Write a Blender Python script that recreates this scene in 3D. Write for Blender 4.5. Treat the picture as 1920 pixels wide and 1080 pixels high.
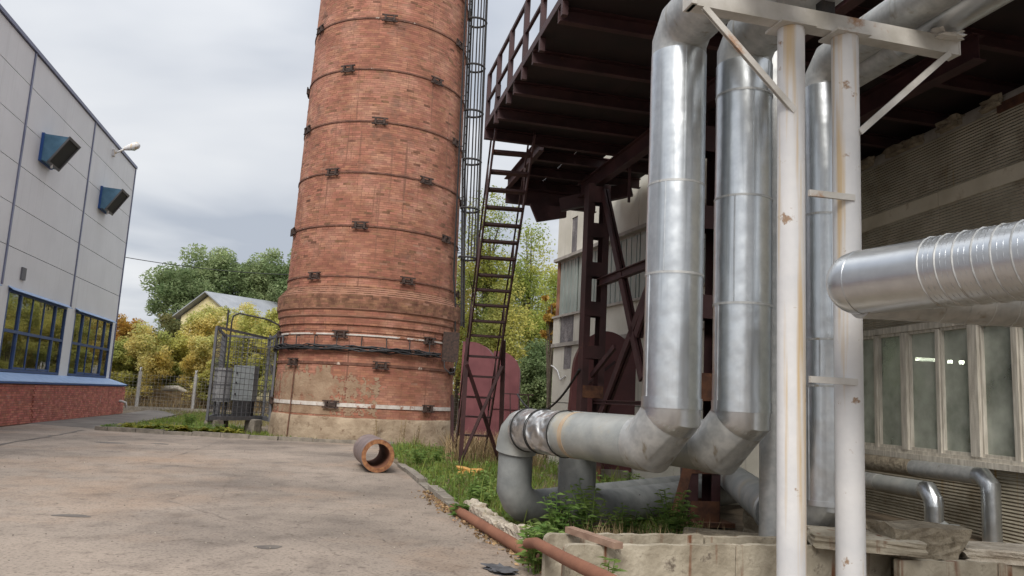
import bpy, bmesh, math, random
import numpy as np
from mathutils import Matrix, Vector, Euler
random.seed(7); RNG = np.random.default_rng(11)
RAD = math.radians
scene = bpy.context.scene
for o in list(bpy.data.objects): bpy.data.objects.remove(o)

# ------------------------------------------------------------------ camera
cam = bpy.data.cameras.new('Camera'); cam.sensor_width = 36; cam.lens = 1445/1920*36
cam.clip_start = 0.05; cam.clip_end = 2000
co = bpy.data.objects.new('Camera', cam); scene.collection.objects.link(co)
co.matrix_world = Matrix.Translation((0, 0, 1.6)) @ Matrix.Rotation(RAD(98.35), 4, 'X') @ Matrix.Rotation(RAD(3.0), 4, 'Z')
scene.camera = co
# ------------------------------------------------------------------ world, sun, exposure
SUN_EL, SUN_AZ = 43, 190          # azimuth clockwise from +Y, where the veiled sun stands
w = bpy.data.worlds.new('World'); scene.world = w; w.use_nodes = True
nt = w.node_tree; N = nt.nodes; L = nt.links; N.clear()
def wn(t, **k):
    n = N.new(t)
    for a, b in k.items(): setattr(n, a, b)
    return n
out = wn('ShaderNodeOutputWorld'); bg = wn('ShaderNodeBackground'); bg2 = wn('ShaderNodeBackground'); add = wn('ShaderNodeMixShader'); add.inputs[0].default_value = 0.90
sky = wn('ShaderNodeTexSky', sky_type='NISHITA', sun_disc=False); sky.sun_elevation = RAD(SUN_EL); sky.sun_rotation = RAD(SUN_AZ)
sky.air_density = 1.0; sky.dust_density = 3.0
bg.inputs[1].default_value = 0.05; sky.ozone_density = 1.0; L.new(sky.outputs[0], bg.inputs[0])
tc = wn('ShaderNodeTexCoord'); sep = wn('ShaderNodeSeparateXYZ'); L.new(tc.outputs['Generated'], sep.inputs[0])
zc = wn('ShaderNodeMath', operation='MAXIMUM'); L.new(sep.outputs[2], zc.inputs[0]); zc.inputs[1].default_value = 0.0
za = wn('ShaderNodeMath', operation='ADD'); L.new(zc.outputs[0], za.inputs[0]); za.inputs[1].default_value = 0.22
dx = wn('ShaderNodeMath', operation='DIVIDE'); L.new(sep.outputs[0], dx.inputs[0]); L.new(za.outputs[0], dx.inputs[1])
dy = wn('ShaderNodeMath', operation='DIVIDE'); L.new(sep.outputs[1], dy.inputs[0]); L.new(za.outputs[0], dy.inputs[1])
cb = wn('ShaderNodeCombineXYZ'); L.new(dx.outputs[0], cb.inputs[0]); L.new(dy.outputs[0], cb.inputs[1]); cb.inputs[2].default_value = 9.4
no = wn('ShaderNodeTexNoise'); no.inputs['Scale'].default_value = 0.85; no.inputs['Detail'].default_value = 5; no.inputs['Roughness'].default_value = 0.45
no.inputs['Distortion'].default_value = 0.35
L.new(cb.outputs[0], no.inputs['Vector'])
rp = wn('ShaderNodeValToRGB'); L.new(no.outputs[0], rp.inputs[0])
e = rp.color_ramp.elements; e[0].position = 0.41; e[0].color = (0.60, 0.65, 0.74, 1); e[1].position = 0.60; e[1].color = (1.14, 1.15, 1.16, 1)
m1 = rp.color_ramp.elements.new(0.50); m1.color = (0.90, 0.93, 0.98, 1)
sq = wn('ShaderNodeMath', operation='POWER'); L.new(zc.outputs[0], sq.inputs[0]); sq.inputs[1].default_value = 3.2     # overcast sky: brighter towards the zenith
gr = wn('ShaderNodeMath', operation='MULTIPLY_ADD'); L.new(sq.outputs[0], gr.inputs[0]); gr.inputs[1].default_value = 0.85; gr.inputs[2].default_value = 0.44
L.new(rp.outputs[0], bg2.inputs[0]); L.new(gr.outputs[0], bg2.inputs[1])
L.new(bg.outputs[0], add.inputs[1]); L.new(bg2.outputs[0], add.inputs[2]); L.new(add.outputs[0], out.inputs[0])
sl = bpy.data.lights.new('Sun', 'SUN'); sl.energy = 1.5; sl.angle = RAD(25); sl.color = (1.0, 0.95, 0.88)
so = bpy.data.objects.new('Sun', sl); scene.collection.objects.link(so)
sd = Vector((math.sin(RAD(SUN_AZ))*math.cos(RAD(SUN_EL)), math.cos(RAD(SUN_AZ))*math.cos(RAD(SUN_EL)), math.sin(RAD(SUN_EL))))
so.rotation_euler = sd.to_track_quat('Z', 'Y').to_euler(); so.location = (0, -10, 30)
scene.view_settings.view_transform = 'Standard'; scene.view_settings.look = 'None'
scene.view_settings.exposure = 0.94; scene.view_settings.gamma = 1; scene.view_settings.use_curve_mapping = False
scene.render.engine = 'CYCLES'

# ------------------------------------------------------------------ materials
def C4(c): return (c[0], c[1], c[2], 1)
def mat(name, c1, c2=None, c3=None, scale=3.0, stretch=(1, 1, 1), rough=0.8, metal=0.0, bump=0.0, bscale=40.0, detail=6,
        lo=0.35, hi=0.65, island=0.0, spots=None, spot_scale=2.0, spot_lo=0.58, spot_hi=0.66, streak=None, streak_lo=0.6,
        rough2=None, transl=0.0, sz=.4, world=False, nrough=0.55, dents=0.0):
    m = bpy.data.materials.new(name); m.use_nodes = True; t = m.node_tree; n = t.nodes; l = t.links
    b = n['Principled BSDF']; b.inputs['Roughness'].default_value = rough; b.inputs['Metallic'].default_value = metal
    tcn = n.new('ShaderNodeTexCoord'); mp = n.new('ShaderNodeMapping'); mp.inputs['Scale'].default_value = stretch
    if world:
        gm = n.new('ShaderNodeNewGeometry'); vec = gm.outputs['Position']
    else: vec = tcn.outputs['Object']
    l.new(vec, mp.inputs[0])
    nz = n.new('ShaderNodeTexNoise'); nz.inputs['Scale'].default_value = scale; nz.inputs['Detail'].default_value = detail; nz.inputs['Roughness'].default_value = nrough
    l.new(mp.outputs[0], nz.inputs['Vector'])
    r = n.new('ShaderNodeValToRGB'); l.new(nz.outputs[0], r.inputs[0])
    el = r.color_ramp.elements; el[0].position = lo; el[0].color = C4(c1); el[1].position = hi; el[1].color = C4(c2 or c1)
    if c3: x = el.new((lo+hi)/2); x.color = C4(c3)
    col = r.outputs[0]
    def mixc(fac, a, bcol, mode='MIX'):
        mx = n.new('ShaderNodeMix'); mx.data_type = 'RGBA'; mx.blend_type = mode
        if hasattr(fac, 'is_linked'): l.new(fac, mx.inputs[0])
        else: mx.inputs[0].default_value = fac
        l.new(a, mx.inputs[6])
        if hasattr(bcol, 'is_linked'): l.new(bcol, mx.inputs[7])
        else: mx.inputs[7].default_value = C4(bcol)
        return mx.outputs[2]
    def ramp(fac, a, bb):
        q = n.new('ShaderNodeMapRange'); q.inputs[1].default_value = a; q.inputs[2].default_value = bb; l.new(fac, q.inputs[0]); return q.outputs[0]
    if island:
        gi = n.new('ShaderNodeNewGeometry'); oi = n.new('ShaderNodeObjectInfo')
        ad = n.new('ShaderNodeMath'); ad.operation = 'ADD'; l.new(gi.outputs['Random Per Island'], ad.inputs[0]); l.new(oi.outputs['Random'], ad.inputs[1])
        fr = n.new('ShaderNodeMath'); fr.operation = 'FRACT'; l.new(ad.outputs[0], fr.inputs[0])
        mr = n.new('ShaderNodeMapRange'); l.new(fr.outputs[0], mr.inputs[0]); mr.inputs[3].default_value = 1-island; mr.inputs[4].default_value = 1+island*0.7
        hs = n.new('ShaderNodeHueSaturation'); l.new(mr.outputs[0], hs.inputs['Value']); l.new(col, hs.inputs['Color'])
        f2 = n.new('ShaderNodeMath'); f2.operation = 'MULTIPLY'; l.new(fr.outputs[0], f2.inputs[0]); f2.inputs[1].default_value = 7.31
        f3 = n.new('ShaderNodeMath'); f3.operation = 'FRACT'; l.new(f2.outputs[0], f3.inputs[0])
        m2 = n.new('ShaderNodeMapRange'); l.new(f3.outputs[0], m2.inputs[0]); m2.inputs[3].default_value = 0.5-0.03*island; m2.inputs[4].default_value = 0.5+0.03*island
        l.new(m2.outputs[0], hs.inputs['Hue']); col = hs.outputs[0]
    if spots:
        ns = n.new('ShaderNodeTexNoise'); ns.inputs['Scale'].default_value = spot_scale; ns.inputs['Detail'].default_value = 8; ns.inputs['Roughness'].default_value = 0.65
        l.new(vec, ns.inputs['Vector']); col = mixc(ramp(ns.outputs[0], spot_lo, spot_hi), col, spots)
    if streak:
        ms = n.new('ShaderNodeMapping'); ms.inputs['Scale'].default_value = (11, 11, sz); l.new(vec, ms.inputs[0])
        ns = n.new('ShaderNodeTexNoise'); ns.inputs['Scale'].default_value = 1.0; ns.inputs['Detail'].default_value = 5; l.new(ms.outputs[0], ns.inputs['Vector'])
        col = mixc(ramp(ns.outputs[0], streak_lo, streak_lo+0.12), col, streak)
    l.new(col, b.inputs['Base Color'])
    if rough2 is not None:
        q = n.new('ShaderNodeMapRange'); l.new(nz.outputs[0], q.inputs[0]); q.inputs[1].default_value = 0.3; q.inputs[2].default_value = 0.7
        q.inputs[3].default_value = rough; q.inputs[4].default_value = rough2; l.new(q.outputs[0], b.inputs['Roughness'])
    if bump or dents:
        bn = n.new('ShaderNodeBump'); bn.inputs['Strength'].default_value = 1.0; bn.inputs['Distance'].default_value = bump or 0.001
        nb = n.new('ShaderNodeTexNoise'); nb.inputs['Scale'].default_value = bscale; nb.inputs['Detail'].default_value = 6; l.new(vec, nb.inputs['Vector'])
        l.new(nb.outputs[0], bn.inputs['Height'])
        if dents:
            b2 = n.new('ShaderNodeBump'); b2.inputs['Distance'].default_value = dents
            nd = n.new('ShaderNodeTexNoise'); nd.inputs['Scale'].default_value = 3.0; nd.inputs['Detail'].default_value = 2; l.new(vec, nd.inputs['Vector'])
            l.new(nd.outputs[0], b2.inputs['Height']); l.new(b2.outputs[0], bn.inputs['Normal'])
        l.new(bn.outputs[0], b.inputs['Normal'])
    if transl:
        tr = n.new('ShaderNodeBsdfTranslucent'); l.new(col, tr.inputs[0]); mx = n.new('ShaderNodeMixShader'); mx.inputs[0].default_value = transl
        l.new(b.outputs[0], mx.inputs[1]); l.new(tr.outputs[0], mx.inputs[2]); l.new(mx.outputs[0], n['Material Output'].inputs[0])
        b.inputs['Specular IOR Level'].default_value = 0.25
    return m
M = {}
M['asphalt'] = None
M['panel'] = mat('wall_panel', (.63, .635, .65), (.68, .685, .70), scale=.8, rough=.55, streak=(.60, .603, .615), streak_lo=.58, sz=.15, bump=.0006, bscale=300)
M['panel_gap'] = mat('panel_gap', (.10, .10, .11), rough=.8)
M['blue_trim'] = mat('blue_trim', (.12, .13, .21), (.15, .16, .25), rough=.4)
M['blue_frame'] = mat('blue_frame', (.028, .065, .18), (.042, .088, .22), rough=.4)
M['blue_sill'] = mat('blue_sill', (.24, .36, .58), (.33, .45, .67), scale=4, rough=.45, dents=.01)
M['blue_hood'] = mat('blue_hood', (.06, .15, .23), (.095, .205, .30), scale=4, rough=.45)
M['blue_dark'] = mat('blue_dark', (.015, .07, .25), rough=.4)
M['black'] = mat('black_void', (.012, .012, .013), rough=.7)
M['grey_frame'] = mat('grey_frame', (.12, .12, .13), rough=.6)
M['brick_red'] = mat('brick_red', (.40, .125, .09), (.52, .20, .15), scale=5, rough=.9, island=.28, bump=.004, bscale=60, spots=(.5, .36, .31), spot_scale=2.5, spot_lo=.6, spot_hi=.75, world=True)
M['mortar_red'] = mat('mortar_red', (.34, .21, .17), (.42, .28, .23), rough=.95)
M['brick_chim'] = mat('brick_chimney', (.28, .115, .072), (.42, .21, .142), (.35, .152, .097), scale=1.1, rough=.92, island=.23, streak=(.21, .10, .067), streak_lo=.60, sz=.16, bump=.006, bscale=45, spots=(.16, .095, .07), spot_scale=1.3, spot_lo=.57, spot_hi=.75, world=True)
M['brick_soot'] = mat('brick_soot', (.16, .075, .045), (.30, .15, .09), scale=4, rough=.95, island=.3, bump=.006, bscale=45, world=True)
M['mortar'] = mat('mortar_chimney', (.25, .12, .08), (.35, .19, .13), scale=3, rough=.95, bump=.004)
M['plaster'] = mat('plaster_tan', (.25, .165, .105), (.36, .26, .175), (.30, .205, .135), scale=2.2, rough=.95, bump=.02, bscale=14, spots=(.27, .13, .08), spot_scale=2.0, spot_lo=.58, spot_hi=.7)
M['plinth'] = mat('plinth_concrete', (.27, .20, .135), (.42, .33, .235), scale=2.0, rough=.95, bump=.03, bscale=9, spots=(.20, .14, .09), spot_scale=3.2, spot_lo=.58, spot_hi=.66)
M['hoop'] = mat('rusty_hoop', (.10, .045, .03), (.20, .09, .06), scale=6, rough=.85, bump=.003, spots=(.52, .42, .35), spot_scale=2.0, spot_lo=.62, spot_hi=.66)
M['hoop_white'] = mat('hoop_white', (.50, .44, .39), (.64, .60, .56), scale=6, rough=.7, spots=(.28, .12, .07), spot_scale=2.2, spot_lo=.55, spot_hi=.6)
M['clamp'] = mat('clamp_iron', (.028, .02, .018), (.085, .05, .038), scale=14, rough=.85)
M['iron'] = mat('dark_iron', (.02, .02, .022), (.045, .04, .04), scale=10, rough=.75)
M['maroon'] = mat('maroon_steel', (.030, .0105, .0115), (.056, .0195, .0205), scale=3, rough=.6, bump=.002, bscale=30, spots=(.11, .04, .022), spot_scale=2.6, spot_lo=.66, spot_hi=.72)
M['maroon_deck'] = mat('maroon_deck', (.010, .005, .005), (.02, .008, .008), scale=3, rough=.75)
M['maroon_rust'] = mat('rusted_plate', (.05, .022, .015), (.13, .055, .028), scale=7, rough=.9, bump=.004, spots=(.06, .025, .02), spot_scale=4)
M['fan_pink'] = mat('faded_red_paint', (.115, .028, .034), (.165, .048, .054), scale=2, rough=.6, streak=(.10, .03, .03), streak_lo=.58)
M['fan_dark'] = mat('dark_red_paint', (.075, .018, .02), (.11, .03, .03), scale=2, rough=.5)
def galv(name, a, b, r1, r2, dents=.012, spots=None, streak=None, metal=.85, **k):
    return mat(name, a, b, scale=9, detail=2, rough=(r1+r2)/2, metal=metal, bump=.00003, bscale=30, dents=dents, spots=spots, streak=streak, nrough=.7, **k)
M['galv'] = galv('galvanised', (.57, .60, .625), (.66, .69, .71), .30, .35, dents=.013, metal=.97, streak=(.47, .495, .515), streak_lo=.52)
M['galv_dull'] = galv('galvanised_dull', (.40, .41, .41), (.52, .525, .515), .42, .6, streak=(.30, .27, .22), metal=.6)
M['galv_duct'] = galv('galvanised_duct', (.57, .59, .61), (.62, .64, .655), .31, .35, dents=.006, metal=.95)
M['foil'] = galv('foil_wrap', (.42, .42, .42), (.58, .58, .57), .3, .5, dents=.30, spots=(.05, .05, .05), spot_scale=5, spot_lo=.66, spot_hi=.69)
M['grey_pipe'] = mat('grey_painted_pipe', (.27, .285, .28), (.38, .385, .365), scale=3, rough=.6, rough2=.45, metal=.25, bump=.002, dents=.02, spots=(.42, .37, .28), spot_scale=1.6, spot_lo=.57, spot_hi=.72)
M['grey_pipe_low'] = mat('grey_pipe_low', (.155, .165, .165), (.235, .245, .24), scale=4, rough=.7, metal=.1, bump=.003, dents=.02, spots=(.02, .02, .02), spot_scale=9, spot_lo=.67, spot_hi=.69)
M['rust_stain'] = mat('rust_stain', (.34, .23, .14), (.42, .34, .25), scale=6, rough=.8)
M['strap'] = mat('black_strap', (.02, .02, .02), rough=.7)
M['white_paint'] = mat('white_paint', (.57, .57, .58), (.67, .66, .655), scale=2.5, rough=.5, bump=.002, bscale=25, streak=(.56, .43, .27), streak_lo=.53, spots=(.30, .20, .13), spot_scale=5, spot_lo=.63, spot_hi=.68)
M['dirty_white'] = mat('dirty_white_steel', (.40, .38, .34), (.58, .56, .53), scale=3, rough=.65, bump=.002, spots=(.33, .17, .08), spot_scale=2.6, spot_lo=.63, spot_hi=.72)
M['cream'] = mat('cream_panel', (.52, .50, .43), (.62, .60, .53), scale=1.2, rough=.85, bump=.004, bscale=30, streak=(.40, .38, .33), streak_lo=.62)
M['render_dark'] = mat('exposed_render', (.10, .095, .10), (.27, .25, .25), scale=4, stretch=(1, 1, .4), rough=.95, bump=.03, bscale=16)
M['ledge'] = mat('ledge_metal', (.27, .25, .22), (.38, .36, .33), scale=4, rough=.7)
M['profile_glass'] = mat('profile_glass', (.22, .27, .255), (.32, .37, .35), scale=1.0, rough=.25)
M['wood'] = mat('weathered_wood', (.42, .385, .325), (.66, .62, .54), scale=6, stretch=(3, 3, .35), rough=.9, bump=.004, bscale=50)
M['timber'] = mat('plank_reddish', (.19, .115, .08), (.31, .205, .15), scale=8, rough=.9)
M['concrete'] = mat('old_concrete', (.24, .205, .15), (.47, .42, .33), (.37, .325, .25), scale=2.4, rough=.95, bump=.015, bscale=18, streak=(.17, .068, .032), streak_lo=.585, sz=1.0, spots=(.13, .105, .08), spot_scale=5, spot_lo=.60, spot_hi=.68)
M['band'] = mat('smooth_band', (.48, .43, .33), (.60, .545, .44), scale=2, rough=.9, spots=(.34, .27, .18), spot_scale=2, spot_lo=.6, spot_hi=.7)
M['rubble'] = mat('rubble_concrete', (.17, .14, .10), (.31, .265, .195), scale=5, rough=.95, bump=.04, bscale=14, spots=(.11, .09, .06), spot_scale=4, spot_lo=.57, spot_hi=.66)
M['kerb'] = mat('kerb_concrete', (.17, .15, .125), (.29, .255, .21), scale=5, rough=.95, bump=.01, bscale=25)
M['kerb_pale'] = mat('broken_kerb', (.38, .32, .25), (.55, .49, .40), scale=7, rough=.95, bump=.04, bscale=20)
M['rust'] = mat('rusty_pipe', (.17, .068, .038), (.245, .105, .06), scale=2, rough=.85, bump=.002, bscale=60, spots=(.17, .075, .045), spot_scale=9)
M['rust_ring'] = mat('rust_ring', (.16, .06, .028), (.36, .17, .075), scale=12, rough=.85, bump=.006)
M['pipe_skin'] = mat('weathered_pipe', (.17, .13, .13), (.27, .215, .20), scale=4, rough=.6, metal=.2, spots=(.25, .13, .08), spot_scale=4)
M['cable'] = mat('black_cable', (.02, .02, .022), rough=.6)
M['white_cable'] = mat('white_cable', (.6, .6, .6), rough=.6)
M['cage'] = mat('cage_steel', (.085, .087, .095), (.13, .13, .14), scale=6, rough=.6)
M['cabinet'] = mat('cabinet_grey', (.23, .25, .255), (.30, .32, .32), scale=3, rough=.5)
M['silver'] = mat('silver_unit', (.24, .24, .25), (.34, .34, .34), scale=5, rough=.5)
M['fence'] = mat('fence_post', (.45, .43, .41), (.6, .58, .55), scale=8, rough=.85)
M['wire'] = mat('fence_wire', (.30, .28, .25), rough=.7)
M['house_yellow'] = mat('house_yellow', (.58, .50, .27), (.70, .62, .38), scale=1, rough=.9)
M['roof_grey'] = mat('roof_grey', (.23, .245, .27), (.30, .315, .34), scale=1, rough=.6)
M['bark'] = mat('bark', (.07, .055, .04), (.14, .115, .085), scale=6, stretch=(3, 3, .6), rough=.95, bump=.02, bscale=20)
M['soil'] = mat('soil', (.10, .075, .05), (.20, .155, .105), scale=2, rough=1, bump=.03, bscale=12)
M['dryweed'] = mat('dry_weed', (.30, .21, .11), (.45, .35, .20), scale=4, rough=.9, island=.35, transl=.2)
M['litter'] = mat('leaf_litter', (.20, .12, .06), (.40, .27, .14), scale=8, rough=.95, island=.45)
M['orange'] = mat('orange_cloth', (.50, .25, .06), (.62, .36, .12), scale=9, rough=.8)
M['rag'] = mat('grey_rag', (.05, .05, .055), (.11, .11, .12), scale=9, rough=.8)
M['stone'] = mat('pebbles', (.20, .17, .14), (.42, .37, .31), scale=9, rough=.95, island=.4)
def leafmat(name, a, b, c=None, isl=.35, sc=.5): return mat(name, a, b, c, scale=sc, rough=.6, island=isl, transl=.5, world=True, detail=3)
M['willow'] = leafmat('leaf_willow', (.18, .25, .11), (.37, .44, .22), sc=.35)
M['yellow'] = leafmat('leaf_yellow', (.66, .52, .15), (.52, .53, .19), (.72, .62, .24), sc=.45)
M['olive'] = leafmat('leaf_olive', (.36, .40, .12), (.66, .60, .18), sc=.4)
M['dull'] = leafmat('leaf_dull', (.15, .16, .065), (.32, .28, .11), sc=.6)
M['orange_leaf'] = leafmat('leaf_orange', (.45, .22, .05), (.50, .34, .08), sc=.6)
M['poplar'] = leafmat('leaf_poplar', (.27, .36, .09), (.66, .60, .16), (.46, .50, .13), sc=.55)
M['grass'] = leafmat('grass_blade', (.13, .22, .04), (.30, .36, .08), sc=1.2)
M['grass_dry'] = leafmat('grass_dry', (.32, .26, .12), (.25, .24, .09), sc=1.0)
M['weed'] = leafmat('weed_leaf', (.13, .23, .055), (.28, .38, .11), sc=2)
M['hosta'] = leafmat('hosta_leaf', (.17, .23, .04), (.42, .36, .06), sc=2.5, isl=.4)
def glass(name, tint, tr=.5, rough=.03, dirt=(.2, .2, .18), dirtf=.15, refl=.5):
    m = bpy.data.materials.new(name); m.use_nodes = True; t = m.node_tree; n = t.nodes; l = t.links; n.remove(n['Principled BSDF'])
    tp = n.new('ShaderNodeBsdfTransparent'); tp.inputs[0].default_value = C4(tint); gl = n.new('ShaderNodeBsdfGlossy'); gl.inputs['Roughness'].default_value = rough
    df = n.new('ShaderNodeBsdfDiffuse'); df.inputs[0].default_value = C4(dirt)
    nz = n.new('ShaderNodeTexNoise'); nz.inputs['Scale'].default_value = 1.6; nz.inputs['Detail'].default_value = 6; tcn = n.new('ShaderNodeTexCoord'); l.new(tcn.outputs['Object'], nz.inputs['Vector'])
    mr = n.new('ShaderNodeMapRange'); mr.inputs[1].default_value = .3; mr.inputs[2].default_value = .7; mr.inputs[3].default_value = dirtf*.4; mr.inputs[4].default_value = dirtf*1.6; l.new(nz.outputs[0], mr.inputs[0])
    m1 = n.new('ShaderNodeMixShader'); l.new(mr.outputs[0], m1.inputs[0]); l.new(tp.outputs[0], m1.inputs[1]); l.new(df.outputs[0], m1.inputs[2])
    lw = n.new('ShaderNodeLayerWeight'); lw.inputs[0].default_value = .5; fr = n.new('ShaderNodeMath'); fr.operation = 'POWER'; l.new(lw.outputs['Facing'], fr.inputs[0]); fr.inputs[1].default_value = 4.0; mu = n.new('ShaderNodeMath'); mu.operation = 'MULTIPLY_ADD'; l.new(fr.outputs[0], mu.inputs[0]); mu.inputs[1].default_value = .6; mu.inputs[2].default_value = refl
    mu.use_clamp = True
    m2 = n.new('ShaderNodeMixShader'); l.new(mu.outputs[0], m2.inputs[0]); l.new(m1.outputs[0], m2.inputs[1]); l.new(gl.outputs[0], m2.inputs[2])
    bn = n.new('ShaderNodeBump'); bn.inputs['Distance'].default_value = .004; nb = n.new('ShaderNodeTexNoise'); nb.inputs['Scale'].default_value = 2.0; l.new(tcn.outputs['Object'], nb.inputs['Vector']); l.new(nb.outputs[0], bn.inputs['Height']); l.new(bn.outputs[0], gl.inputs['Normal'])
    l.new(m2.outputs[0], n['Material Output'].inputs[0]); return m
M['glass_blue'] = glass('window_glass', (.5, .55, .55), dirtf=.05, refl=.32)
M['glass_dirty'] = glass('dirty_glass', (.66, .72, .66), rough=.10, dirt=(.62, .65, .57), dirtf=.5, refl=.04)
M['room'] = mat('room_wall', (.30, .32, .28), (.42, .43, .36), scale=.6, rough=.9)
M['room_yellow'] = mat('room_machine', (.35, .26, .05), rough=.7)
em = bpy.data.materials.new('lamp_tube'); em.use_nodes = True; eb = em.node_tree.nodes['Principled BSDF']; eb.inputs['Emission Color'].default_value = (1, .95, .85, 1); eb.inputs['Emission Strength'].default_value = 18; M['tube'] = em
def ribbed(name, a, b, pitch, dark, axis=2, vpitch=None):
    m = mat(name, a, b, scale=1.6, rough=.85, spots=(.20, .155, .10), spot_scale=.9, spot_lo=.54, spot_hi=.72, streak=(.36, .25, .11), streak_lo=.63)
    t = m.node_tree; n = t.nodes; l = t.links; bs = n['Principled BSDF']; tcn = n.new('ShaderNodeTexCoord'); sp = n.new('ShaderNodeSeparateXYZ'); l.new(tcn.outputs['Object'], sp.inputs[0])
    def saw(o, p):
        a1 = n.new('ShaderNodeMath'); a1.operation = 'MULTIPLY'; a1.inputs[1].default_value = math.tau/p; l.new(o, a1.inputs[0])
        s = n.new('ShaderNodeMath'); s.operation = 'SINE'; l.new(a1.outputs[0], s.inputs[0]); return s.outputs[0]
    h = saw(sp.outputs[axis], pitch)
    if vpitch:
        v = saw(sp.outputs[1], vpitch); mn = n.new('ShaderNodeMath'); mn.operation = 'MINIMUM'; l.new(h, mn.inputs[0]); l.new(v, mn.inputs[1]); h = mn.outputs[0]
    bn = n.new('ShaderNodeBump'); bn.inputs['Distance'].default_value = dark; bn.inputs['Strength'].default_value = 1; l.new(h, bn.inputs['Height']); l.new(bn.outputs[0], bs.inputs['Normal'])
    return m
M['ribbed'] = ribbed('ribbed_cladding', (.34, .305, .235), (.50, .455, .36), .05, .012)

# asphalt: dusty, patched, with cracks
def asphalt():
    m = mat('asphalt', (.20, .165, .135), (.355, .29, .235), (.285, .235, .192), scale=.35, rough=.93, bump=.006, bscale=55, detail=9, lo=.33, hi=.66, spots=(.34, .245, .175), spot_scale=.22, spot_lo=.50, spot_hi=.68)
    t = m.node_tree; n = t.nodes; l = t.links; b = n['Principled BSDF']; src = b.inputs['Base Color'].links[0].from_socket
    tcn = n.new('ShaderNodeTexCoord')
    def mul(src, fac, dark):
        mx = n.new('ShaderNodeMix'); mx.data_type = 'RGBA'; mx.blend_type = 'MULTIPLY'; l.new(fac, mx.inputs[0]); l.new(src, mx.inputs[6]); mx.inputs[7].default_value = C4(dark); return mx.outputs[2]
    def noi(sc, a, bb, st=(1, 1, 1), det=5):
        mp = n.new('ShaderNodeMapping'); mp.inputs['Scale'].default_value = st; l.new(tcn.outputs['Object'], mp.inputs[0])
        q = n.new('ShaderNodeTexNoise'); q.inputs['Scale'].default_value = sc; q.inputs['Detail'].default_value = det; l.new(mp.outputs[0], q.inputs['Vector'])
        r = n.new('ShaderNodeMapRange'); r.inputs[1].default_value = a; r.inputs[2].default_value = bb; l.new(q.outputs[0], r.inputs[0]); return r.outputs[0]
    src = mul(src, noi(30, .50, .72, det=3), (.55, .53, .52))
    src = mul(src, noi(9, .56, .70, det=6), (.66, .64, .63))
    src = mul(src, noi(2.2, .50, .72, (1, .8, 1), 8), (.72, .71, .71))
    src = mul(src, noi(.35, .48, .66, (1, .8, 1), 8), (.74, .74, .75))
    vo = n.new('ShaderNodeTexVoronoi'); vo.feature = 'DISTANCE_TO_EDGE'; vo.inputs['Scale'].default_value = .22
    nz = n.new('ShaderNodeTexNoise'); nz.inputs['Scale'].default_value = 1.1; nz.inputs['Detail'].default_value = 6; l.new(tcn.outputs['Object'], nz.inputs['Vector'])
    mx = n.new('ShaderNodeMix'); mx.data_type = 'RGBA'; mx.inputs[0].default_value = .35; l.new(tcn.outputs['Object'], mx.inputs[6]); l.new(nz.outputs['Color'], mx.inputs[7]); l.new(mx.outputs[2], vo.inputs['Vector'])
    r = n.new('ShaderNodeMapRange'); r.inputs[1].default_value = .0; r.inputs[2].default_value = .003; r.inputs[3].default_value = .35; r.inputs[4].default_value = 0; l.new(vo.outputs[0], r.inputs[0])
    src = mul(src, r.outputs[0], (.45, .42, .4)); l.new(src, b.inputs['Base Color']); return m
M['asphalt'] = asphalt()
M['asphalt_dark'] = mat('asphalt_apron', (.12, .105, .092), (.20, .175, .152), scale=.8, rough=.95, bump=.006, bscale=60, detail=8)
M['damp'] = mat('damp_patch', (.10, .085, .075), (.15, .13, .11), scale=6, rough=.75)

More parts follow.
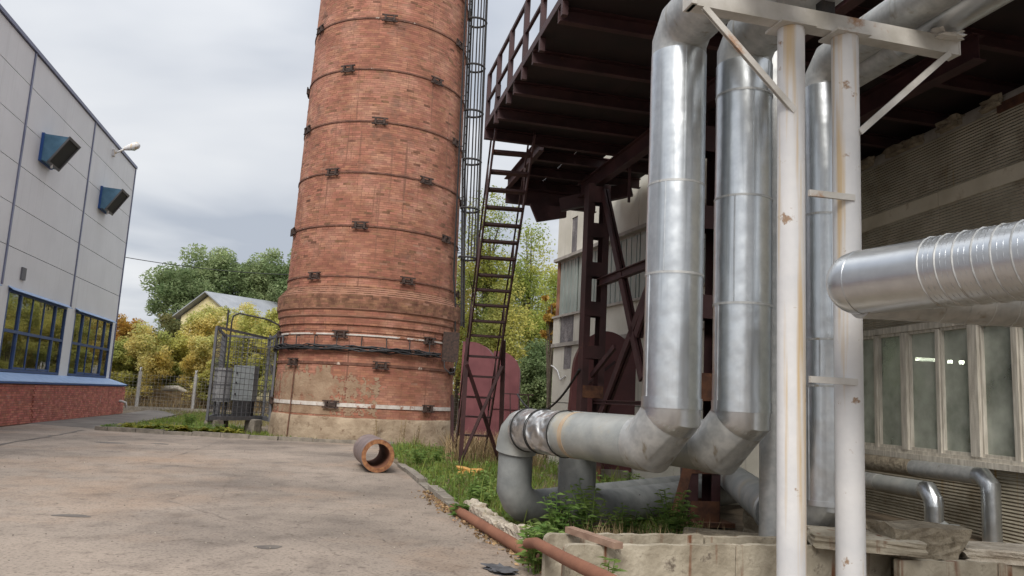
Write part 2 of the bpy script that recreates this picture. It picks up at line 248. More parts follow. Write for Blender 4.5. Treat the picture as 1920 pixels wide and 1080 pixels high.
# ------------------------------------------------------------------ mesh helpers
COL = scene.collection
def V(*a): return np.array(a if len(a) > 1 else a[0], float)
def azu(deg): a = RAD(deg); return V(math.sin(a), math.cos(a), 0)      # unit vector along an azimuth
def azn(deg): a = RAD(deg); return V(math.cos(a), -math.sin(a), 0)     # to its right
def vnoise(p, s=1.0):
    return (np.sin(p[..., 0]*3.1*s+1.3)+np.sin(p[..., 1]*2.7*s+p[..., 2]*1.9*s)+np.sin(p[..., 2]*3.7*s-p[..., 0]*1.7*s+.6)+.6*np.sin(p[..., 0]*7.3*s+p[..., 1]*6.1*s+p[..., 2]*5.3*s))/3.6
class MB:
    def __init__(s): s.v = []; s.f = []
    def add(s, vs, fs):
        k = len(s.v); s.v.extend([tuple(map(float, x)) for x in vs]); s.f.extend([tuple(i+k for i in f) for f in fs]); return s
    def obox(s, o, a, b, c):   # corner + three edge vectors
        o, a, b, c = map(V, (o, a, b, c)); p = [o, o+a, o+a+b, o+b, o+c, o+a+c, o+a+b+c, o+b+c]
        fs = [(0, 3, 2, 1), (4, 5, 6, 7), (0, 1, 5, 4), (1, 2, 6, 5), (2, 3, 7, 6), (3, 0, 4, 7)]
        if np.dot(np.cross(a, b), c) < 0: fs = [f[::-1] for f in fs]
        return s.add(p, fs)
    def box(s, c, size, az=0):
        u, n = azn(az), azu(az); sx, sy, sz = size; c = V(c)
        return s.obox(c-u*sx/2-n*sy/2-V(0, 0, sz/2), u*sx, n*sy, V(0, 0, sz))
    def bar(s, p, q, wd, ht, up=(0, 0, 1)):
        p, q = V(p), V(q); d = q-p; a = np.cross(d, V(up)); n = np.linalg.norm(a)
        if n < 1e-6: a = V(1, 0, 0); n = 1
        a = a/n; h = np.cross(a, d); h /= np.linalg.norm(h)
        return s.obox(p-a*wd/2-h*ht/2, d, a*wd, h*ht)
    def tube(s, pts, r, n=16, caps=True, wob=0.0):
        pts = [V(p) for p in pts]; m = len(pts); r = [r]*m if np.isscalar(r) else r
        dirs = [(pts[i+1]-pts[i])/np.linalg.norm(pts[i+1]-pts[i]) for i in range(m-1)]
        t0 = dirs[0]; ref = V(0, 0, 1) if abs(t0[2]) < .9 else V(1, 0, 0)
        a = np.cross(t0, ref); a /= np.linalg.norm(a); vs = []
        for i in range(m):
            d1 = dirs[max(i-1, 0)]; d2 = dirs[min(i, m-2)]; t = d1+d2; t /= np.linalg.norm(t)
            # cross-section of the incoming direction projected to the mitre plane
            a = a-d1*np.dot(a, d1); a /= np.linalg.norm(a); b = np.cross(d1, a)
            for k in range(n):
                th = math.tau*k/n; o = (a*math.cos(th)+b*math.sin(th))*r[i]
                if wob: o = o*(1+wob*float(vnoise((pts[i]+o)*1.0, 1.3)))
                den = np.dot(d1, t); o = o-d1*(np.dot(o, t)/den); vs.append(pts[i]+o)
            if i < m-1 and i > 0:
                ax = a-d2*np.dot(a, d2); a = ax/np.linalg.norm(ax) if np.linalg.norm(ax) > 1e-6 else b
        fs = []
        for i in range(m-1):
            for k in range(n):
                k2 = (k+1) % n; fs.append((i*n+k, i*n+k2, (i+1)*n+k2, (i+1)*n+k))
        if caps: fs.append(tuple(range(n-1, -1, -1))); fs.append(tuple((m-1)*n+k for k in range(n)))
        return s.add(vs, fs)
    def prism(s, poly, z0, z1):
        n = len(poly); vs = [(p[0], p[1], z0) for p in poly]+[(p[0], p[1], z1) for p in poly]
        ar = sum(poly[i][0]*poly[(i+1) % n][1]-poly[(i+1) % n][0]*poly[i][1] for i in range(n))
        fs = [tuple(range(n-1, -1, -1)), tuple(range(n, 2*n))]+[(i, (i+1) % n, n+(i+1) % n, n+i) for i in range(n)]
        if ar < 0: fs = [f[::-1] for f in fs]
        return s.add(vs, fs)
    def slab(s, poly3, th):   # planar polygon of 3D points extruded by vector th
        n = len(poly3); p = [V(q) for q in poly3]; vs = p+[q+V(th) for q in p]
        nn = np.cross(p[1]-p[0], p[2]-p[1])
        fs = [tuple(range(n-1, -1, -1)), tuple(range(n, 2*n))]+[(i, (i+1) % n, n+(i+1) % n, n+i) for i in range(n)]
        if np.dot(nn, V(th)) < 0: fs = [f[::-1] for f in fs]
        return s.add(vs, fs)
    def lathe(s, c, prof, n=96, closed=False):
        vs = [(c[0]+r*math.sin(math.tau*k/n), c[1]-r*math.cos(math.tau*k/n), z) for r, z in prof for k in range(n)]; m = len(prof); fs = []
        for i in range(m if closed else m-1):
            j = (i+1) % m
            for k in range(n): k2 = (k+1) % n; fs.append((i*n+k, i*n+k2, j*n+k2, j*n+k))
        if not closed: fs.append(tuple((m-1)*n+k for k in range(n)))
        return s.add(vs, fs)
    def rough(s, amt, sc=3.0):
        for i, p in enumerate(s.v):
            p = V(p); d = V(vnoise(p*sc), vnoise(p*sc+7.7), vnoise(p*sc+3.1)); s.v[i] = tuple(p+d*amt)
        return s
    def build(s, name, m, parent=None, smooth=False, base=False):
        me = bpy.data.meshes.new(name); v = np.array(s.v)
        org = V(parent['_o']) if parent is not None else V(0, 0, 0)
        if base and parent is None:
            org = V((v[:, 0].min()+v[:, 0].max())/2, (v[:, 1].min()+v[:, 1].max())/2, v[:, 2].min())
        me.from_pydata((v-org).tolist(), [], s.f); me.validate()
        if smooth:
            me.polygons.foreach_set('use_smooth', [True]*len(me.polygons)); me.set_sharp_from_angle(angle=RAD(38))
        me.materials.append(M[m]); o = bpy.data.objects.new(name, me); COL.objects.link(o)
        if parent is not None: o.parent = parent; o['_o'] = tuple(parent['_o'])
        else: o.location = org; o['_o'] = tuple(org)
        return o
def tag(o, label=None, cat=None, group=None, kind=None):
    if label: o['label'] = label
    if cat: o['category'] = cat
    if group: o['group'] = group
    if kind: o['kind'] = kind
    return o
def thing(name, loc, label, cat, group=None):
    o = bpy.data.objects.new(name, None); COL.objects.link(o); o.location = loc; o['_o'] = tuple(map(float, loc)); o.empty_display_size = .2
    return tag(o, label, cat, group)
def inst(name, me, parent, loc, rotz=0, scale=None):
    o = bpy.data.objects.new(name, me); COL.objects.link(o); o.parent = parent
    o.location = V(loc)-V(parent['_o']); o.rotation_euler = (0, 0, rotz); o['_o'] = tuple(parent['_o'])
    if scale: o.scale = scale
    return o
def npmesh(name, verts, quads, m, parent=None, smooth=False, tri=False):
    k = 3 if tri else 4; me = bpy.data.meshes.new(name); nv, nf = len(verts), len(quads)
    org = V(parent['_o']) if parent is not None else V(0, 0, 0)
    me.vertices.add(nv); me.vertices.foreach_set('co', (verts-org).astype(np.float32).ravel())
    me.loops.add(nf*k); me.loops.foreach_set('vertex_index', quads.astype(np.int32).ravel())
    me.polygons.add(nf); me.polygons.foreach_set('loop_start', np.arange(nf, dtype=np.int32)*k)
    me.polygons.foreach_set('use_smooth', np.full(nf, bool(smooth)))
    me.update(calc_edges=True); me.materials.append(M[m]); o = bpy.data.objects.new(name, me); COL.objects.link(o)
    if parent is not None: o.parent = parent; o['_o'] = tuple(parent['_o'])
    else: o['_o'] = (0., 0., 0.)
    return o
BOXF = np.array([(4, 5, 6, 7), (0, 1, 5, 4), (1, 2, 6, 5), (2, 3, 7, 6), (3, 0, 4, 7), (0, 3, 2, 1)])
def boxes_np(cent, ax, ay, az_, half):     # many oriented boxes -> verts, quads
    sg = np.array([(-1, -1, -1), (1, -1, -1), (1, 1, -1), (-1, 1, -1), (-1, -1, 1), (1, -1, 1), (1, 1, 1), (-1, 1, 1)], float)
    h = half[:, None, :]*sg[None]
    v = cent[:, None]+ax[:, None]*h[..., :1]+ay[:, None]*h[..., 1:2]+az_[:, None]*h[..., 2:3]
    flip = np.einsum('ij,ij->i', np.cross(ax, ay), az_) < 0
    q = np.where(flip[:, None, None], BOXF[None, :, ::-1], BOXF[None])+8*np.arange(len(cent))[:, None, None]
    return v.reshape(-1, 3), q.reshape(-1, 4)

# ------------------------------------------------------------------ ground
def sheet(name, poly, z, m, kind='structure'):
    b = MB(); b.add([(x, y, z) for x, y in poly], [tuple(range(len(poly)))]); o = b.build(name, m); tag(o, kind=kind); return o
tag(sheet('ground', [(-600, -60), (600, -60), (600, 900), (-600, 900)], -.03, 'soil'))
YARD = [(-7.0, -25), (9, -25), (4.0, 0.5), (.72, 7.3), (-.64, 11.2), (-1.3, 13.7), (-2.45, 18.3), (-3.6, 22.6), (-3.6, 25.3), (-5.0, 25.06), (-7.1, 24.72), (-12.62, 25.02), (-13.4, 26.6), (-14.2, 30), (-18.5, 46.0), (-20.9, 46.0), (-19.0, 39.2), (-14.3, 19), (-10.0, 0.4)]
YARD = [(x+(.0), y) for x, y in YARD]
sheet('yard_asphalt', YARD, 0.0, 'asphalt')
APR = [(-16.2, 26.7), (-13.2, 25.9), (-13.45, 26.6), (-14.25, 30), (-18.45, 45.9), (-20.8, 45.9), (-18.95, 39.1)]
sheet('apron_asphalt', APR, 0.004, 'asphalt_dark')
def blob(name, c, rx, ry, z, m, az=0, n=26, seed=0):
    r = random.Random(seed); ph = [r.uniform(0, 6) for _ in range(3)]; poly = []
    for k in range(n):
        t = math.tau*k/n; q = 1+.12*math.sin(2*t+ph[0])+.1*math.sin(3*t+ph[1])+.06*math.sin(5*t+ph[2]); x, y = rx*q*math.cos(t), ry*q*math.sin(t)
        u, nn = azn(az), azu(az); poly.append((c[0]+u[0]*x+nn[0]*y, c[1]+u[1]*x+nn[1]*y))
    return sheet(name, poly, z, m)
blob('damp_patch', (-2.345, 8.18), .12, .11, .004, 'damp', seed=1)
for i, (x, y, a, b_) in enumerate([(-5.03, 9.4, .20, .10), (-10.2, 20.4, .36, .2), (-9.1, 20.9, .26, .14)]):
    blob('damp_patch', (x, y), a, b_, .004, 'damp', seed=i+3)
# open joint between the yard and the older apron, and a dark resurfaced patch
def crack(pts, w0_, seed):
    rr = random.Random(seed); L_, R_2 = [], []; q = []
    for i in range(len(pts)-1):
        for j in range(7): f = j/7; q.append((pts[i][0]+(pts[i+1][0]-pts[i][0])*f+rr.gauss(0, .03), pts[i][1]+(pts[i+1][1]-pts[i][1])*f+rr.gauss(0, .03)))
    for i, (x, y) in enumerate(q):
        a, b = q[max(i-1, 0)], q[min(i+1, len(q)-1)]; tx, ty = b[0]-a[0], b[1]-a[1]; ln = math.hypot(tx, ty) or 1; wd = w0_*rr.uniform(.3, 1.2); L_.append((x-ty/ln*wd, y+tx/ln*wd)); R_2.append((x+ty/ln*wd, y-tx/ln*wd))
    for i in range(0): pass
    sheet('asphalt_crack', L_+R_2[::-1], .008, 'damp')
crack([(-11.4, 17.6), (-11.9, 19.4), (-12.25, 21.1), (-12.8, 23.2), (-13.3, 25.0)], .05, 2)
crack([(-8.6, 24.6), (-7.9, 21.0), (-7.2, 17.2), (-7.5, 13.0)], .008, 4); crack([(-7.4, 16.0), (-5.6, 15.2), (-3.2, 15.7)], .008, 5); crack([(-4.6, 11.0), (-3.2, 9.6), (-1.6, 9.2), (-.9, 8.4)], .004, 6)
# kerbs: every stone its own piece
def stones(name, path, step, wd, ht, m, label_gap=.02, jit=.01, z0=-.03):
    root = MB().add([(path[0][0], path[0][1], -.028), (path[-1][0], path[-1][1], -.028), (path[-1][0]+.01, path[-1][1]+.01, -.028)], [(0, 1, 2)]).build(name, m); tag(root, kind='structure')
    r = random.Random(5)
    for i in range(len(path)-1):
        p, q = V(*path[i], 0), V(*path[i+1], 0); ln = np.linalg.norm(q-p); k = max(1, round(ln/step)); d = (q-p)/ln
        for j in range(k):
            a = p+d*(ln*j/k+label_gap/2); b_ = p+d*(ln*(j+1)/k-label_gap/2); h = ht+r.uniform(-jit, jit)*2; sd_ = V(-d[1], d[0], 0)*r.uniform(-jit, jit)
            mb = MB(); mb.bar(a+sd_+V(0, 0, (h+z0)/2), b_+sd_+V(0, 0, (h+z0)/2), wd, h-z0); mb.build('kerb_stone', m, root)
stones('kerb', [(-13.1, 25.25), (-12.62, 25.08), (-7.1, 24.78), (-5.0, 25.12), (-3.5, 25.0)], 1.0, .16, .12, 'kerb')
stones('kerb', [(-2.33, 18.0), (-1.2, 13.75), (-.56, 11.3)], 1.0, .17, .055, 'kerb', jit=.02)
def lump(mb, c, sx, sy, sz, az=0, seed=0, sub=3, amt=.22, rnd=.18):
    bm = bmesh.new(); bmesh.ops.create_cube(bm, size=1); bmesh.ops.subdivide_edges(bm, edges=bm.edges[:], cuts=sub, use_grid_fill=True); rr = np.random.default_rng(seed)
    off = rr.uniform(0, 50, 3); u, n = azn(az), azu(az); vs = []
    for v in bm.verts:
        p = np.array(v.co); q = p*1.0; ln = np.linalg.norm(p); q = p*(1-rnd*(ln-.5)); q = q*(1+amt*float(vnoise(p*2.2+off)))+rr.normal(0, .012, 3)
        vs.append(V(c)+u*q[0]*sx+n*q[1]*sy+V(0, 0, 1)*(q[2]+.5)*sz)
    bm.verts.index_update(); mb.add(vs, [[v.index for v in f.verts] for f in bm.faces]); bm.free(); return mb
bk = thing('broken_kerb', (-.1, 9.6, 0), 'crumbled pale concrete kerb lying between the two rusty pipes', 'kerb')
pth = [V(-.40, 11.1, 0), V(.05, 9.75, 0), V(.40, 8.65, 0), V(.66, 7.4, 0)]
k = 0
for i in range(3):
    p, q = pth[i], pth[i+1]; ln = np.linalg.norm(q-p); nn = round(ln/.42)
    for j in range(nn):
        c = p+(q-p)*(j+.5)/nn; mb = MB(); lump(mb, (c[0]+random.uniform(-.03, .03), c[1], -.05), .20+random.uniform(-.02, .03), .46, .23+random.uniform(-.04, .06), -19, seed=k, sub=4, amt=.3); k += 1
        mb.build('chunk', 'kerb_pale', bk)

# ------------------------------------------------------------------ left hall (grey panel building)
def left_hall():
    A = -13.0; u, n = azu(A), azn(A); p0 = V(-19.09, 39.02, 0); w0 = p0-n*.58
    # s along u (0 at far corner, negative towards the viewer), wall plane offset d along n
    S = lambda s, z, d=0.0: w0+u*s+n*d+V(0, 0, z)
    P = lambda s, z, d=0.0: p0+u*s+n*d+V(0, 0, z)
    h = thing('industrial_hall', (p0[0]-2, p0[1]-6, 0), 'grey panelled hall with blue window frames on a red brick plinth', 'building')
    S1, S0, D = -.75, -36.0, 14.0            # far end, near end, depth of the hall
    core = MB(); core.obox(S(S0, 0, -.12), u*(S1-S0-.12), -n*D, V(0, 0, 1.62)); core.obox(S(S0, 4.5, -.12), u*(S1-S0-.12), -n*D, V(0, 0, 7.8)); core.build('wall_core', 'panel_gap', h)
    # inside: floor, back wall, bounding the daylit windows
    rm = MB(); rm.obox(S(S0, 1.62, -6), u*(S1-S0-.12), -n*.1, V(0, 0, 2.9)); rm.build('inner_wall', 'room', h)
    seams = [4.45, 5.75, 7.1, 8.42, 9.79, 11.13, 12.3]; cols = [S1, -7.85, -14.75, -21.7, -28.7, S0]
    for i in range(len(cols)-1):
        a, b = cols[i+1], cols[i]
        for j in range(len(seams)-1):
            mb = MB(); mb.obox(S(a+.008, seams[j]+.012, -.12), u*(b-a-.016), n*.12, V(0, 0, seams[j+1]-seams[j]-.024)); mb.build('panel', 'panel', h)
    # end wall panels
    for j in range(len(seams)-1):
        mb = MB(); mb.obox(S(S1-.12, seams[j]+.012, -.13), u*.12, -n*(D-.2), V(0, 0, seams[j+1]-seams[j]-.024)); mb.build('panel', 'panel', h)
    MB().obox(S(S1-.12, 1.62, -.13), u*.11, -n*(D-.2), V(0, 0, 2.83)).build('panel', 'panel', h)
    wins = [(-7.1, -1.35), (-14.1, -8.2), (-21.1, -15.2), (-28.1, -22.2)]
    edge = [S1]+[x for wv in wins for x in (wv[1], wv[0])]+[S0]
    for i in range(0, len(edge), 2):          # piers between windows
        MB().obox(S(edge[i+1], 1.66, -.12), u*(edge[i]-edge[i+1]), n*.118, V(0, 0, 2.80)).build('pier_panel', 'panel', h)
    for c in cols[1:-1]: MB().obox(S(c-.055, 4.47, .0), u*.11, n*.035, V(0, 0, 7.84)).build('cover_strip', 'blue_trim', h)
    MB().obox(S(S1-.05, 1.66, -.1), u*.09, n*.14, V(0, 0, 10.62)).build('corner_strip', 'blue_trim', h)
    MB().obox(S(S0, 12.31, -.3), u*(S1-S0+.06), n*.37, V(0, 0, .13)).build('roof_trim', 'blue_trim', h)
    MB().obox(S(S0, 12.30, -.3), u*(S1-S0+.04), -n*D*.98, V(0, 0, .12)).build('roof', 'roof_grey', h)
    for (a, b) in wins:
        wn_ = MB(); z0, z1 = 1.70, 4.40; fr = .075
        for z in (z0, z1-.09): wn_.obox(S(a, z, -.09), u*(b-a), n*.10, V(0, 0, .09))
        for s_ in (a, b-fr): wn_.obox(S(s_, z0, -.092), u*fr, n*.104, V(0, 0, z1-z0))
        win = wn_.build('window', 'blue_frame', h); ww = (b-a-fr)
        tr = z0+1.30; MB().obox(S(a+fr, tr, -.088), u*(b-a-2*fr), n*.098, V(0, 0, .10)).build('transom', 'blue_frame', win)
        xs = [a+ww*k_/5 for k_ in range(6)]
        for k_ in range(1, 5):
            big = k_ in (1, 4); wd = .09 if big else .045
            MB().obox(S(xs[k_]+fr/2-wd/2, z0+.09, -.086), u*wd, n*(.10 if big else .07), V(0, 0, z1-z0-.18)).build('mullion', 'blue_frame', win)
        for k_ in range(5):
            for (za_, zb_) in ((z0+.09, tr), (tr+.10, z1-.09)):
                s0_ = xs[k_]+fr*.8+.02; MB().obox(S(s0_, za_, -.05), u*(xs[k_+1]-xs[k_]-fr*.6), n*.008, V(0, 0, zb_-za_)).build('pane', 'glass_blue', win)
            if k_ in (1, 2, 3):       # opening lights get a lower frame
                MB().obox(S(xs[k_]+fr, z0+.1, -.045), u*(ww/5-fr), n*.05, V(0, 0, .07)).build('casement_rail', 'blue_frame', win)
        hd = MB(); hd.slab([S(a-.1, 4.47, .0), S(b+.1, 4.47, .0), S(b+.1, 4.36, .17), S(a-.1, 4.36, .17)], V(0, 0, .025)); hd.build('window_hood', 'blue_sill', h)
    # sloping sill in flashing lengths
    for i in range(12):
        a, b = S1+.66-3.0*(i+1), S1+.66-3.0*i
        mb = MB(); mb.slab([S(a+.004, 1.67, -.02), S(b-.004 if i else S1-.0, 1.67, -.02), P(b-.004 if i else .08, 1.40, .09), P(a+.004, 1.40, .09)], V(0, 0, .02)); mb.build('sill_flashing', 'blue_sill', h)
        MB().obox(P(a+.002, 1.34, .075), u*((b if i else .08)-a-.004), n*.012, V(0, 0, .058)).build('drip_edge', 'blue_dark', h)
    pl = MB(); pl.obox(P(-36, -.05, -.56), u*35.97, n*.53, V(0, 0, 1.43)); pl.obox(P(-.03-.1, -.05, -13), u*.12, n*12.5, V(0, 0, 1.43)); plo = pl.build('plinth', 'mortar_red', h)
    ch, bl = .077, .26; me = None; cen, hl = [], []
    rows = int(1.36/ch)
    for r in range(rows):
        off = (r % 2)*bl/2; s_ = -0.0+off-.0
        for i in range(int(36/bl)):
            c = -(i+.5)*bl+.0-off+(0 if r % 2 == 0 else 0)
            cen.append((c, ch*(r+.5)))
        if r % 2: cen.append((-off/2, ch*(r+.5)))
    mb = MB(); mb.obox(V(0, 0, 0)-u*(bl/2-.006)-n*.04-V(0, 0, ch/2-.006), u*(bl-.012), n*.05, V(0, 0, ch-.012)); me = bpy.data.meshes.new('brick'); me.from_pydata(mb.v, [], mb.f); me.materials.append(M['brick_red'])
    # the 300 that show largest are single pieces: those in view nearest the viewer
    order = sorted(range(len(cen)), key=lambda i: abs(cen[i][0]+15.2)); near = set([i for i in order if -17 < cen[i][0] < -11.9][:300]); rest = []
    for i, (s_, z) in enumerate(cen):
        p = P(s_, z, .006+random.uniform(-.004, .004))
        if i in near: inst('brick', me, plo, p)
        else: rest.append(p)
    rest = np.array(rest); k_ = len(rest); v, q = boxes_np(rest, np.tile(u, (k_, 1)), np.tile(n, (k_, 1)), np.tile(V(0, 0, 1), (k_, 1)), np.tile(V(bl/2-.006, .035, ch/2-.006), (k_, 1)))
    tag(npmesh('brickwork', v, q, 'brick_red', plo), kind='stuff')
    # a drain spout at the far corner
    sp = MB(); sp.tube([P(-.9, .62, -.1), P(-.9, .62, .14), P(-.75, .55, .3), P(-.7, .30, .34)], .055, 12); sp.build('drain_spout', 'dirty_white', h, smooth=True)
    vt = MB(); vt.obox(S(-13.35, 4.82, 0), u*.34, n*.06, V(0, 0, .42)); vt.build('wall_vent', 'grey_frame', h)
    # extract hoods: blue flange and tapered body, mouth facing outwards and down
    for i, s_ in enumerate((-13.25, -6.0)):
        hd = thing('extract_hood', S(s_+.5, 8.9), 'blue extract hood with dark mouth '+('between two blue cover strips of the grey wall' if i == 0 else 'below the wall lamp of the grey hall'), 'hood', 'extract hoods on the hall wall')
        zt, zb, wd = 10.0, 9.05, 1.15
        MB().obox(S(s_-.03, zb-.03, .0), u*(wd+.06), n*.09, V(0, 0, zt-zb+.06)).build('flange', 'blue_dark', hd)
        a0, a1, b0, b1 = S(s_, zt, .09), S(s_, zb, .09), S(s_+wd, zt, .09), S(s_+wd, zb, .09)
        m0, m1, m2, m3 = S(s_, zt-.03, .86), S(s_, zb-.02, .28), S(s_+wd, zt-.03, .86), S(s_+wd, zb-.02, .28)
        bd = MB(); bd.add([a0, a1, b0, b1, m0, m1, m2, m3], [(0, 4, 5, 1), (2, 3, 7, 6), (0, 2, 6, 4), (1, 5, 7, 3), (0, 1, 3, 2)]); bd.build('body', 'blue_hood', hd)
        fr = MB(); dn = V(m1-m0); dn /= np.linalg.norm(dn); on = np.cross(dn, u); on = on if on[2] < 0 else -on
        fr.obox(m0-dn*.04-u*.02, u*(wd+.04), dn*.09, on*.05); fr.obox(m1-dn*.05-u*.02, u*(wd+.04), dn*.09, on*.05)
        fr.obox(m0-u*.02, u*.07, m1-m0, on*.05); fr.obox(m2-u*.05, u*.07, m1-m0, on*.05); fr.build('mouth_frame', 'grey_frame', hd)
        MB().slab([m0, m2, m3, m1], on*.012).build('mouth_mesh', 'black', hd)
        MB().tube([S(s_+.4, zb-.02, .3), S(s_+.4, zb-.16, .3)], .04, 8).build('drain_nipple', 'dirty_white', hd)
    lp = thing('wall_lamp', S(-4.9, 11.9), 'white street-lamp head on a short arm below the roof edge', 'lamp')
    MB().obox(S(-5.02, 11.72, 0), u*.24, n*.1, V(0, 0, .3)).build('bracket', 'white_paint', lp)
    MB().tube([S(-4.9, 11.87, .08), S(-4.9, 12.17, .55)], .045, 10).build('arm', 'white_paint', lp)
    hd = MB(); hd.tube([S(-4.9, 12.12, .42), S(-4.9, 12.2, .62), S(-4.9, 12.3, .85), S(-4.9, 12.37, 1.02), S(-4.9, 12.39, 1.1)], [.07, .13, .18, .15, .05], 14); hd.build('head', 'white_paint', lp, smooth=True)
    MB().tube([S(-4.9, 12.15, .68), S(-4.9, 12.2, .85), S(-4.9, 12.27, 1.0)], [.06, .12, .07], 12).build('diffuser', 'glass_dirty', lp, smooth=True)
left_hall()

# ------------------------------------------------------------------ brick chimney
CC = (-5.18, 28.6)
def rad_at(z):
    if z < .78: return 3.25
    if z < 3.62: return 3.20-.012*(z-.78)
    if z < 3.86: return 3.20
    if z < 4.10: return 3.255
    if z < 4.34: return 3.31
    if z < 4.80: return 3.37
    if z < 5.12: return 3.37-(z-4.80)*.86
    return 3.09-(z-5.12)*.0196
def cyl(ang, r, z): a = RAD(ang); return V(CC[0]+r*math.sin(a), CC[1]-r*math.cos(a), z)    # 0 = towards the yard, + to the right
def chimney():
    t = thing('brick_chimney', (CC[0], CC[1], 0), 'tall tapering red brick chimney bound with iron hoops', 'chimney')
    zs = list(np.arange(.80, 5.3, .06))+list(np.arange(5.3, 34, .6)); prof = [(rad_at(z)-.005, z) for z in zs]
    core = MB(); core.lathe(CC, prof, 96); core.build('shaft', 'mortar', t, smooth=True)
    pn = MB(); pr = [(3.20, -.05), (3.27, -.05), (3.275, .25), (3.26, .55), (3.25, .74), (3.22, .80), (3.1, .81)]; pn.lathe(CC, pr, 120); pn.rough(.02, 2.0).build('concrete_plinth', 'plinth', t, smooth=True)
    ch, bl = .0775, .262; cen = []; z = .80+ch/2; row = 0
    while z < 19.8:
        r = rad_at(z); nb = round(math.tau*r/bl); off = .5*(row % 2)+.13*math.sin(row*2.3)
        for i in range(nb):
            an = 360*(i+off)/nb-180
            if abs(an) < 128 or z < 6: cen.append((an, r, z, math.tau*r/nb))
        z += ch; row += 1
    cen = np.array(cen)
    a = np.radians(cen[:, 0]); rn = RNG.normal(0, .0022, len(cen)); jut = RNG.random(len(cen)); rn = rn-(jut < .015)*.02
    soot = ((cen[:, 2] > 4.34) & (cen[:, 2] < 5.12)) | ((RNG.random(len(cen)) < .06) & (cen[:, 2] > 5))
    pos = np.stack([CC[0]+(cen[:, 1]-.03+rn)*np.sin(a), CC[1]-(cen[:, 1]-.03+rn)*np.cos(a), cen[:, 2]], 1)
    tx = np.stack([np.cos(a), np.sin(a), a*0], 1); ty = np.stack([np.sin(a), -np.cos(a), a*0], 1); tz = np.tile(V(0, 0, 1), (len(a), 1))
    half = np.stack([cen[:, 3]/2-.006, np.full(len(a), .03), np.full(len(a), ch/2-.004)], 1)
    # single pieces: the 300 nearest the yard above the plinth
    plast = lambda an, z: False
    key = np.hypot((cen[:, 0]-38)/18, (cen[:, 2]-2.0)/.9); ok = np.array([1.3 < x[2] < 2.45 for x in cen]) & ~soot
    key[~ok] = 1e9; near = set(np.argsort(key)[:300].tolist())
    mb = MB(); mb.box((0, 0, 0), (bl-.012, .06, ch-.008)); me = bpy.data.meshes.new('brick'); me.from_pydata(mb.v, [], mb.f); me.materials.append(M['brick_chim'])
    for i in near: inst('brick', me, t, pos[i], a[i])
    rest = np.array([i not in near for i in range(len(a))])
    for nm, sel, mt in (('brickwork', rest & ~soot, 'brick_chim'), ('sooty_brickwork', rest & soot, 'brick_soot')):
        v, q = boxes_np(pos[sel], tx[sel], ty[sel], tz[sel], half[sel]); tag(npmesh(nm, v, q, mt, t), kind='stuff')
    # plaster still clinging to the lower left of the shaft
    vs, fs, idx = [], [], {}
    def keep(an, z):
        e = 1.0-((an+28)/46)**2-((z-1.5)/.98)**2*.8; return e+.75*float(vnoise(V(an*.13, z*2.5, 1.0)))+.45*float(vnoise(V(an*.5, z*9, 4.0)))+RNG.normal(0, .12) > .35
    angs = np.arange(-80, 24, .8); zz = np.arange(.86, 2.46, .04)
    for i, an in enumerate(angs):
        for j, z in enumerate(zz):
            if keep(an, z):
                q = []
                for di, dj in ((0, 0), (1, 0), (1, 1), (0, 1)):
                    kk = (i+di, j+dj)
                    if kk not in idx:
                        idx[kk] = len(vs); a_, z_ = angs[0]+kk[0]*.8, zz[0]+kk[1]*.04; vs.append(cyl(a_, rad_at(max(z_, .8))+.014+.008*float(vnoise(V(a_*.3, z_*6, 0))), z_))
                    q.append(idx[kk])
                fs.append(q)
    MB().add(vs, fs).build('plaster_patch', 'plaster', t, smooth=True)
    # a vertical conduit down the plastered side
    MB().tube([cyl(-37, 3.25, 2.45), cyl(-37.3, 3.27, 1.5), cyl(-37, 3.29, .8), cyl(-37.2, 3.31, 0)], .018, 8).build('conduit', 'hoop', t)
    hoops = [(16.7, [-23, 37, 97]), (14.78, [7, 67, -53]), (12.86, [-19, 44, -82]), (10.94, [6, 68, -56]), (9.09, [-23, 40, 100]), (7.21, [-1, 61, -63]), (5.46, [-29, 31, 92]), (3.50, [-7, 49, -66]), (2.54, [-39, 18, 78]), (1.2, [-9, 51, -68])]
    for k_, (z, cl) in enumerate(hoops):
        r = rad_at(z)+.006; hh = .027 if z > 3 else .042
        if z == 1.2: hh = .062
        mb = MB(); mb.lathe(CC, [(r, z-hh), (r+.028, z-hh), (r+.028, z+hh), (r, z+hh)], 120, closed=True)
        hp = mb.build('hoop', 'hoop_white' if z in (1.2, 3.50) else 'hoop', t)
        for an in cl:
            c = thing_clamp(an, r+.016, z, hp)
    # cable brackets and bundle round the foot
    br = []
    for an in range(-78, 62, 14):
        mb = MB(); mb.bar(cyl(an, 3.2, 3.42), cyl(an, 3.34, 3.42), .03, .03); mb.bar(cyl(an, 3.33, 3.44), cyl(an, 3.33, 3.02), .03, .02); mb.bar(cyl(an, 3.2, 3.0), cyl(an, 3.40, 3.0), .03, .02); mb.build('cable_bracket', 'iron', t)
    for i in range(9):
        rr = 3.27+.045*(i % 3)+random.uniform(-.01, .01); z0 = 2.98+.05*(i//3)+random.uniform(-.01, .02); pts = []
        for an in np.arange(-86, 60, 3.5): pts.append(cyl(an, rr, z0+.03*math.sin(an*.22+i*1.7)+.02*math.sin(an*.5+i)))
        MB().tube(pts, .022, 6).build('cable', 'cable', t, smooth=True)
